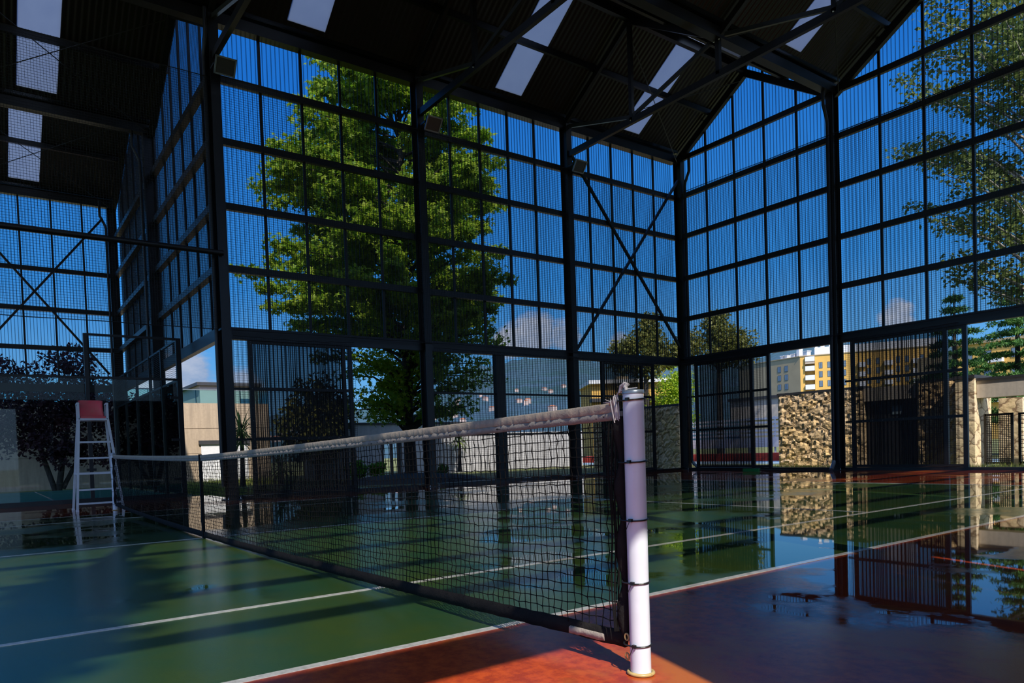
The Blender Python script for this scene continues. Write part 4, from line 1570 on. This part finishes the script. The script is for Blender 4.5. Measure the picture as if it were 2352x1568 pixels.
# ------------------------------------------------------------------ buildings and walls outside
# concrete hall with glass parapet
cb = tag(empty('concrete_building', (-25.0, 2.0, 0)), 'tan concrete building with a glass parapet behind the glass enclosure', 'building')
m = MB()
m.box(-33, -25.0, -14, 9.4, -0.1, 1.19)
m.box(-33, -25.0, -14, 9.4, 1.21, 2.32)
m.box(-33, -25.0, -14, 9.4, 2.34, 3.47)
m.box(-32.9, -25.03, -13.9, 9.3, 1.1, 3.4)
m.build('wall', M['concrete'], cb)
MB().box(-25.06, -25.02, -14, 9.4, 3.47, 4.06).build('glass_parapet', M['glass_blue'], cb)
MB().bar((-25.04, -14, 4.08), (-25.04, 9.4, 4.08), 0.05, 0.05).build('parapet_rail', M['galv'], cb)
for k in range(24):
    y = -13.9 + k * 1.0
    MB().bar((-25.1, y, 3.45), (-25.1, y, 4.06), 0.04, 0.03, (0, 1, 0)).build('parapet_post', M['white'], cb)
MB().box(-25.05, -24.97, 6.2, 8.3, -0.1, 1.60).build('door', M['white'], cb)
MB().box(-25.08, -24.90, 6.1, 8.4, 1.60, 1.78).build('door_canopy', M['coping'], cb)

pk = tag(empty('pink_building', (-40, 14, 0)), 'pinkish block seen beyond the concrete building by the corner column', 'building')
MB().box(-46, -38, 9.5, 13.2, -0.1, 5.6).build('wall', M['pink'], pk)
MB().box(-46.2, -37.8, 9.3, 13.4, 5.6, 5.8).build('roof', M['coping'], pk)
for y in (10.6, 12.0):
    MB().box(-38.02, -37.96, y, y + 0.8, 3.4, 4.8).build('window', M['winglass'], pk)

ww = tag(empty('white_wall', (-19, 14, 0)), 'white garden wall with dark coping behind the big tree trunk', 'garden wall')
m = MB()
m.box(-19.25, -19.0, 8.8, 12.2, -0.1, 2.15)
m.box(-19.25, -19.0, 13.2, 18.4, -0.1, 2.15)
m.box(-19.25, -19.0, 12.2, 13.2, 1.55, 2.15)
m.box(-19.25, -19.0, 18.4, 24.0, -0.1, 1.72)
m.build('wall', M['concrete_white'], ww)
m = MB()
m.box(-19.3, -18.95, 8.8, 18.4, 2.15, 2.24)
m.build('coping', M['coping'], ww)
for y in (12.3, 12.75, 13.1):
    MB().box(-19.2, -19.1, y - 0.06, y + 0.06, -0.1, 1.55).build('dark_post', M['coping'], ww)


# stone walls beyond the gable wall
def stone_wall(name, x0, x1, y0, y1, h, label, m, cap=True, rough=0.055):
    t = tag(empty(name, ((x0 + x1) / 2, y0, -0.1)), label, 'stone wall')
    r = random.Random(int(abs(x0 * 31)))
    mb = MB()
    nx, nz_ = max(2, int((x1 - x0) / 0.08)), int(h / 0.08)
    for i in range(nx + 1):
        for j in range(nz_ + 1):
            mb.v.append((x0 + (x1 - x0) * i / nx, y0 - r.uniform(0, rough) * (0 < i < nx), -0.1 + (h + 0.1) * j / nz_))
    for i in range(nx):
        for j in range(nz_):
            mb.f.append((i * (nz_ + 1) + j, (i + 1) * (nz_ + 1) + j, (i + 1) * (nz_ + 1) + j + 1, i * (nz_ + 1) + j + 1))
            mb.mi.append(0)
    mb.box(x0, x1, y0 + 0.001, y1, -0.1, h)
    mb.build('masonry', m, t)
    if cap:
        MB().box(x0 - 0.02, x1 + 0.02, y0 - 0.03, y1 + 0.03, h, h + 0.08).build('coping', M['coping'], t)
    return t


stone_wall('stone_wall', -6.17, -3.25, 21.2, 21.7, 2.42, 'sunlit rubble stone wall in the opening left of the far gable column', M['stone'])
stone_wall('stone_wall', -1.68, -0.60, 21.2, 21.7, 2.42, 'stone wall section behind the right-hand dark sliding door', M['stone'])
stone_wall('stone_wall', -13.0, -8.62, 18.9, 19.4, 2.25, 'stone wall below the bright green bush by the corner column', M['stone'])
sp = stone_wall('stone_pier', -0.52, -0.06, 20.85, 22.0, 2.42, 'pale dressed stone pier left of the concrete lintel', M['ashlar'], True, 0.006)
lp = tag(empty('concrete_lintel', (2, 21, 1.86)), 'thick concrete lintel spanning the gateway right of the stone pier', 'lintel')
MB().box(-0.05, 6.0, 21.0, 21.5, 1.85, 2.33).build('beam', M['concrete_grey'], lp)
MB().box(-0.06, 6.0, 20.97, 21.53, 2.33, 2.40).build('coping', M['coping'], lp)
dk = tag(empty('dark_doorway', (-2.45, 21.4, 0)), 'dark doorway, its shade drawn as a flat panel, between the stone walls behind the sliding door', 'gate')
MB().box(-3.23, -1.70, 21.38, 21.46, -0.05, 2.0).build('panel', M['coping'], dk)  # flat dark panel put where the doorway recess lies in shade
MB().box(-3.25, -1.68, 21.25, 21.6, 2.0, 2.42).build('head_beam', M['concrete_grey'], dk)
MB().box(-2.45, -2.15, 21.36, 21.385, 1.55, 1.8).build('window', M['track_blue'], dk)
stone_wall('stone_pier', 0.05, 0.62, 22.2, 22.6, 1.85, 'shaded stone pier under the concrete lintel behind the mesh gate', M['ashlar'], False, 0.006)


def mesh_gate(x0, x1, y, h, label, step=0.05):
    t = tag(empty('mesh_gate', (x0, y, 0)), label, 'gate')
    f = MB()
    for x in (x0, x1):
        f.box(x - 0.03, x + 0.03, y - 0.02, y + 0.02, -0.05, h)
    f.box(x0, x1, y - 0.02, y + 0.02, h - 0.05, h)
    f.box(x0, x1, y - 0.02, y + 0.02, 0.0, 0.05)
    f.build('frame', M['steel'], t)
    mm = MB()
    k = x0
    while k < x1:
        mm.box(k - 0.008, k + 0.008, y - 0.006, y + 0.006, 0, h)
        k += step
    z = 0.0
    while z < h:
        mm.box(x0, x1, y - 0.006, y + 0.006, z - 0.008, z + 0.008)
        z += step
    mm.build('mesh', M['steel'], t)
    return t


mesh_gate(0.05, 0.68, 21.25, 1.40, 'black mesh gate below the concrete lintel')
mesh_gate(0.74, 2.6, 21.6, 1.40, 'black mesh fence at the right edge under the lintel', 0.11)

# flat-roofed low concrete shed and sports ground beyond
sh = tag(empty('concrete_shelter', (-9, 33, 0)), 'pale concrete shelter with a dark roof edge left of the rubble wall', 'shelter')
MB().box(-16.5, -9.7, 33.2, 36.0, 2.05, 3.15).build('fascia', M['concrete_grey'], sh)
MB().box(-16.6, -9.6, 33.1, 36.1, 3.15, 3.30).build('roof_edge', M['coping'], sh)
for x in (-16.2, -13.2, -10.1):
    MB().box(x - 0.15, x + 0.15, 34.5, 34.8, -0.1, 2.05).build('pillar', M['concrete_grey'], sh)
sf = tag(empty('slatted_fence', (-12, 31, 0)), 'white slatted fence beside the running track', 'fence')
for k in range(5):
    MB().box(-19, -8.6, 31.0, 31.05, 1.15 + k * 0.2, 1.26 + k * 0.2).build('slat', M['white'], sf)
for x in (-18.5, -15.5, -12.5, -9.5):
    MB().box(x - 0.04, x + 0.04, 31.06, 31.12, -0.1, 2.1).build('post', M['white'], sf)
MB().box(-19, -8.6, 31.0, 31.08, 0.55, 1.05).build('board', M['white'], sf)
tk = tag(MB().box(-30, -6.2, 28.9, 30.2, -0.088, 0.28).build('red_barrier', M['track_red']), 'low red barrier beside the track behind the rubble wall', 'barrier')
tag(MB().box(-30, 12, 24.4, 28.0, -0.088, -0.06).build('pale_court', M['track_blue']), 'pale blue paved court beyond the stone walls', 'pavement', kind='structure')
lpz = tag(empty('lamp_post', (-7.9, 28.5, 0)), 'slim white lamp post left of the rubble stone wall', 'lamp post')
MB().tube([(-7.9, 28.5, -0.1), (-7.9, 28.5, 2.55)], 0.035, 8).build('pole', M['white'], lpz, True)
MB().lathe((-7.9, 28.5, 2.52), [(0.05, 0), (0.15, 0.03), (0.15, 0.1), (0.05, 0.16)], 12).build('lamp_head', M['white'], lpz, True)


# yellow apartment block
def block(name, K, d1, l1, d2, l2, z1, label):
    """box from corner K with face directions d1 (length l1) and d2 (length l2)"""
    root = tag(empty(name, K), label, 'building')
    return root, Vector(K), Vector(d1).normalized(), Vector(d2).normalized()


yb, K, dL, dR = block('apartment_block', (-81.1, 151.0, 0), (-0.985, 0.17, 0), 9, (0.86, 0.51, 0), 20, 12.6, 'yellow apartment block with white balconies beyond the stone wall')
nL = Vector((dL.y, -dL.x, 0)) * -1
nR = Vector((dR.y, -dR.x, 0))
ZT = 19.5


def slabf(mb, P0, d, l0, l1, n, o0, o1, z0, z1):
    vs = [P0 + d * l + n * o + Vector((0, 0, z)) for l in (l0, l1) for o in (o0, o1) for z in (z0, z1)]
    mb.add(vs, [(0, 1, 3, 2), (4, 6, 7, 5), (0, 4, 5, 1), (2, 3, 7, 6), (0, 2, 6, 4), (1, 5, 7, 3)])


def part(name, m, *slabs):
    mb = MB()
    for q in slabs:
        slabf(mb, K, *q)
    return mb.build(name, m, yb)


part('shaded_wall', M['tan'], (dL, 0, 18.0, nL, -0.3, 0, -0.1, ZT))  # side face of the yellow block, shade put into its tan colour
part('sunlit_wall', M['yellow'], (dR, 0, 0.95, nR, -12, 0, -0.1, ZT), (dR, 0.95, 2.97, nR, -12, -1.3, -0.1, ZT), (dR, 2.97, 26, nR, -12, 0, -0.1, ZT))
part('flat_roof', M['tan'], (dR, -0.2, 26.2, nR, -12, 0.15, ZT, ZT + 0.2), (dL, 0, 18.1, nL, -9, 0.15, ZT, ZT + 0.2))
part('roof_storey', M['white'], (dR, 2.97, 26, nR, -11, -0.2, ZT + 0.2, ZT + 1.8))
for l, z0_, z1_, w_ in ((3.1, ZT + 1.8, ZT + 3.0, 0.5), (4.2, ZT + 1.8, ZT + 2.6, 0.8), (5.9, ZT + 1.8, ZT + 2.5, 1.0)):
    part('chimney', M['white'], (dR, l, l + w_, nR, -1.6, -0.5, z0_, z1_), (dR, l - 0.15, l + w_ + 0.15, nR, -1.75, -0.35, z1_, z1_ + 0.15))
for l, h, w_ in ((5.3, 0.85, 0.75), (4.2, 0.85, 0.75), (0.9, 2.3, 0.7), (2.2, 0.9, 0.9), (-1.2, 1.1, 1.0)):
    part('chimney', M['white'], (dL, l, l + w_, nL, -2.0, -0.8, ZT + 0.1, ZT + h), (dL, l - 0.12, l + w_ + 0.12, nL, -2.1, -0.7, ZT + h, ZT + h + 0.15))
for z in (18.4, 16.3, 14.25, 12.15, 10.0, 7.9):
    b = part('balcony', M['white'], (dR, 1.0, 2.92, nR, -1.3, 0.5, z - 0.1, z + 0.95))
part('awning', M['canvas'], (dR, 1.0, 2.92, nR, -0.2, 0.7, 18.1, 18.2), (dR, 1.0, 2.92, nR, 0.55, 0.7, 17.7, 18.2))


def win(d, n, l, z, w_=0.75, h=1.35):
    m = MB()
    slabf(m, K, d, l, l + w_, n, -0.02, 0.04, z, z + h)
    f = m.build('window', M['steel_grey'], yb)
    for a, b in ((0.06, w_ / 2 - 0.03), (w_ / 2 + 0.03, w_ - 0.06)):
        m = MB()
        slabf(m, K, d, l + a, l + b, n, 0.03, 0.06, z + 0.06, z + h - 0.06)
        m.build('pane', M['pane'], f)


for z in (16.6, 14.6, 12.5, 10.4, 8.3):
    for l in (3.3, 5.25):
        win(dL, nL, l, z, 0.95)
    for l in (3.75, 5.45, 8.4, 10.0, 13.2, 14.8, 18.6, 20.2, 23.0):
        win(dR, nR, l, z)
for l in (11.4, 16.4, 21.6):
    for z in (16.3, 14.25, 12.15):
        part('balcony', M['white'], (dR, l, l + 1.5, nR, 0.0, 0.9, z - 0.1, z + 0.9))

# second yellow block behind the cedars
y2 = tag(empty('apartment_block', (-25, 125, 0)), 'yellow apartment block half hidden behind the cedars', 'building')
MB().box(-40.5, -8, 125, 137, -0.1, 14.6).build('wall', M['yellow'], y2)
MB().box(-40.8, -7.7, 124.6, 137.3, 14.6, 15.0).build('roof', M['tan'], y2)
MB().box(-46.5, -40.5, 126.5, 137, -0.1, 13.6).build('shaded_wall', M['tan'], y2)  # tan again carries the shade of this side face
for x in (-39, -36.5, -33, -30, -26, -22):
    for z in (6.0, 9.0, 12.0):
        f = MB().box(x, x + 1.0, 124.94, 125.02, z, z + 1.4).build('window', M['steel_grey'], y2)
        MB().box(x + 0.08, x + 0.92, 124.9, 124.95, z + 0.08, z + 1.32).build('pane', M['pane'], f)
for x in (-34.8, -28.0):
    for z in (5.6, 8.6, 11.6):
        MB().box(x - 0.9, x + 0.9, 124.0, 125.0, z - 0.1, z + 0.8).build('balcony', M['white'], y2)

# low yellow house behind the white net post
lh = tag(empty('flat_roofed_house', (-33, 44, 0)), 'low yellow house with a white roof edge behind the white net post', 'house')
d = UAX
nn = Vector((d.y, -d.x, 0))
KH = Vector((-36.5, 42.0, 0))


def hs(name, l0, l1, o0, o1, z0, z1, m):
    mb = MB()
    vs = [KH + d * l + nn * o + Vector((0, 0, z)) for l in (l0, l1) for o in (o0, o1) for z in (z0, z1)]
    mb.add(vs, [(0, 1, 3, 2), (4, 6, 7, 5), (0, 4, 5, 1), (2, 3, 7, 6), (0, 2, 6, 4), (1, 5, 7, 3)])
    return mb.build(name, m, lh)


hs('wall', 0, 7.0, -6, 0, -0.1, 6.3, M['yellow'])
hs('roof_edge', -0.3, 7.3, -6.3, 0.5, 6.3, 6.62, M['white'])
hs('canopy', -0.2, 7.2, 0, 1.2, 4.7, 5.0, M['coping'])
hs('chimney', 2.2, 3.2, -1.0, 0.3, 5.9, 6.9, M['tan'])
for l in (0.6, 2.6, 4.6):
    f = hs('window', l, l + 1.2, -0.02, 0.06, 3.0, 4.3, M['white'])

# ------------------------------------------------------------------ hills and town
RIDGE = [(1.6975, 0.0699), (1.8736, 0.0919), (1.8936, 0.0903), (1.9213, 0.0989), (1.9761, 0.1034), (2.0443, 0.1105), (2.073, 0.1149), (2.0928, 0.1119), (2.118, 0.1097), (2.1387, 0.1059), (2.1703, 0.1022), (2.247, 0.0991), (2.3097, 0.1061), (2.3388, 0.112), (2.404, 0.1204), (2.4402, 0.121), (2.4768, 0.119), (2.5198, 0.1135), (2.582, 0.0851), (2.6741, 0.0634), (2.821, 0.0549), (2.9046, 0.0335), (3.1221, 0.033), (3.4202, 0.0415)]      # bearing, slope of the skyline


def az_of(px):
    return YAW - math.atan((px - 1073) / F_PX)


def terrain(az, r):
    e = interp(RIDGE, az)[0]
    e += 0.0015 * math.sin(az * 90) + 0.0015 * math.sin(az * 310 + 1)
    t = max(0.0, min(1.0, (r - 140) / 2060.0))
    t = t * t * (3 - 2 * t) * 0.55 + t * 0.45
    return e * 2200 * t - 1.0 + 2.0 * math.sin(r * 0.01 + az * 40) * t


hm = MB()
NA, NR = 220, 34
for i in range(NA + 1):
    az = YAW - 0.95 + 1.9 * i / NA
    for j in range(NR + 1):
        r_ = 135 + (2600 - 135) * (j / NR) ** 1.3
        z = terrain(az, min(r_, 2200)) - max(0, r_ - 2200) * 0.3
        hm.v.append((CAM_POS[0] + r_ * math.cos(az), CAM_POS[1] + r_ * math.sin(az), z))
for i in range(NA):
    for j in range(NR):
        hm.f.append((i * (NR + 1) + j, i * (NR + 1) + j + 1, (i + 1) * (NR + 1) + j + 1, (i + 1) * (NR + 1) + j))
        hm.mi.append(0)
tag(hm.build('hills', M['hill'], None, True), 'wooded bluish hills on the horizon', 'hills', kind='structure')

rh = random.Random(91)
proto = tag(empty('town_house', (0, 0, 0)), 'tiny pale house of the town on the distant hillside', 'house', 'houses of the town on the far hillside')
MB().box(-2.2, 2.2, -1.7, 1.7, -3, 1.8).build('wall', M['pink'], proto)
m = MB()
m.add([(-2.4, -1.9, 1.8), (2.4, -1.9, 1.8), (2.4, 1.9, 1.8), (-2.4, 1.9, 1.8), (-1.2, 0, 2.5), (1.2, 0, 2.5)], [(3, 2, 1, 0), (0, 1, 5, 4), (1, 2, 5), (2, 3, 4, 5), (3, 0, 4)])
m.build('roof', M['roof_tile'], proto)
placed = []
while len(placed) < 40:
    px = rh.choice([rh.uniform(800, 1060), rh.uniform(1000, 1310), rh.uniform(560, 700)])
    az = az_of(px)
    r_ = rh.uniform(380, 800)
    loc = (CAM_POS[0] + r_ * math.cos(az), CAM_POS[1] + r_ * math.sin(az), terrain(az, r_) + 1.0)
    if any((loc[0] - q[0]) ** 2 + (loc[1] - q[1]) ** 2 < 400 for q in placed):
        continue
    placed.append(loc)
    if len(placed) == 1:
        proto.location = loc
        proto.rotation_euler = (0, 0, rh.uniform(0, 3.1))
    else:
        copy_tree(proto, loc, None, rh.uniform(0, 3.1))
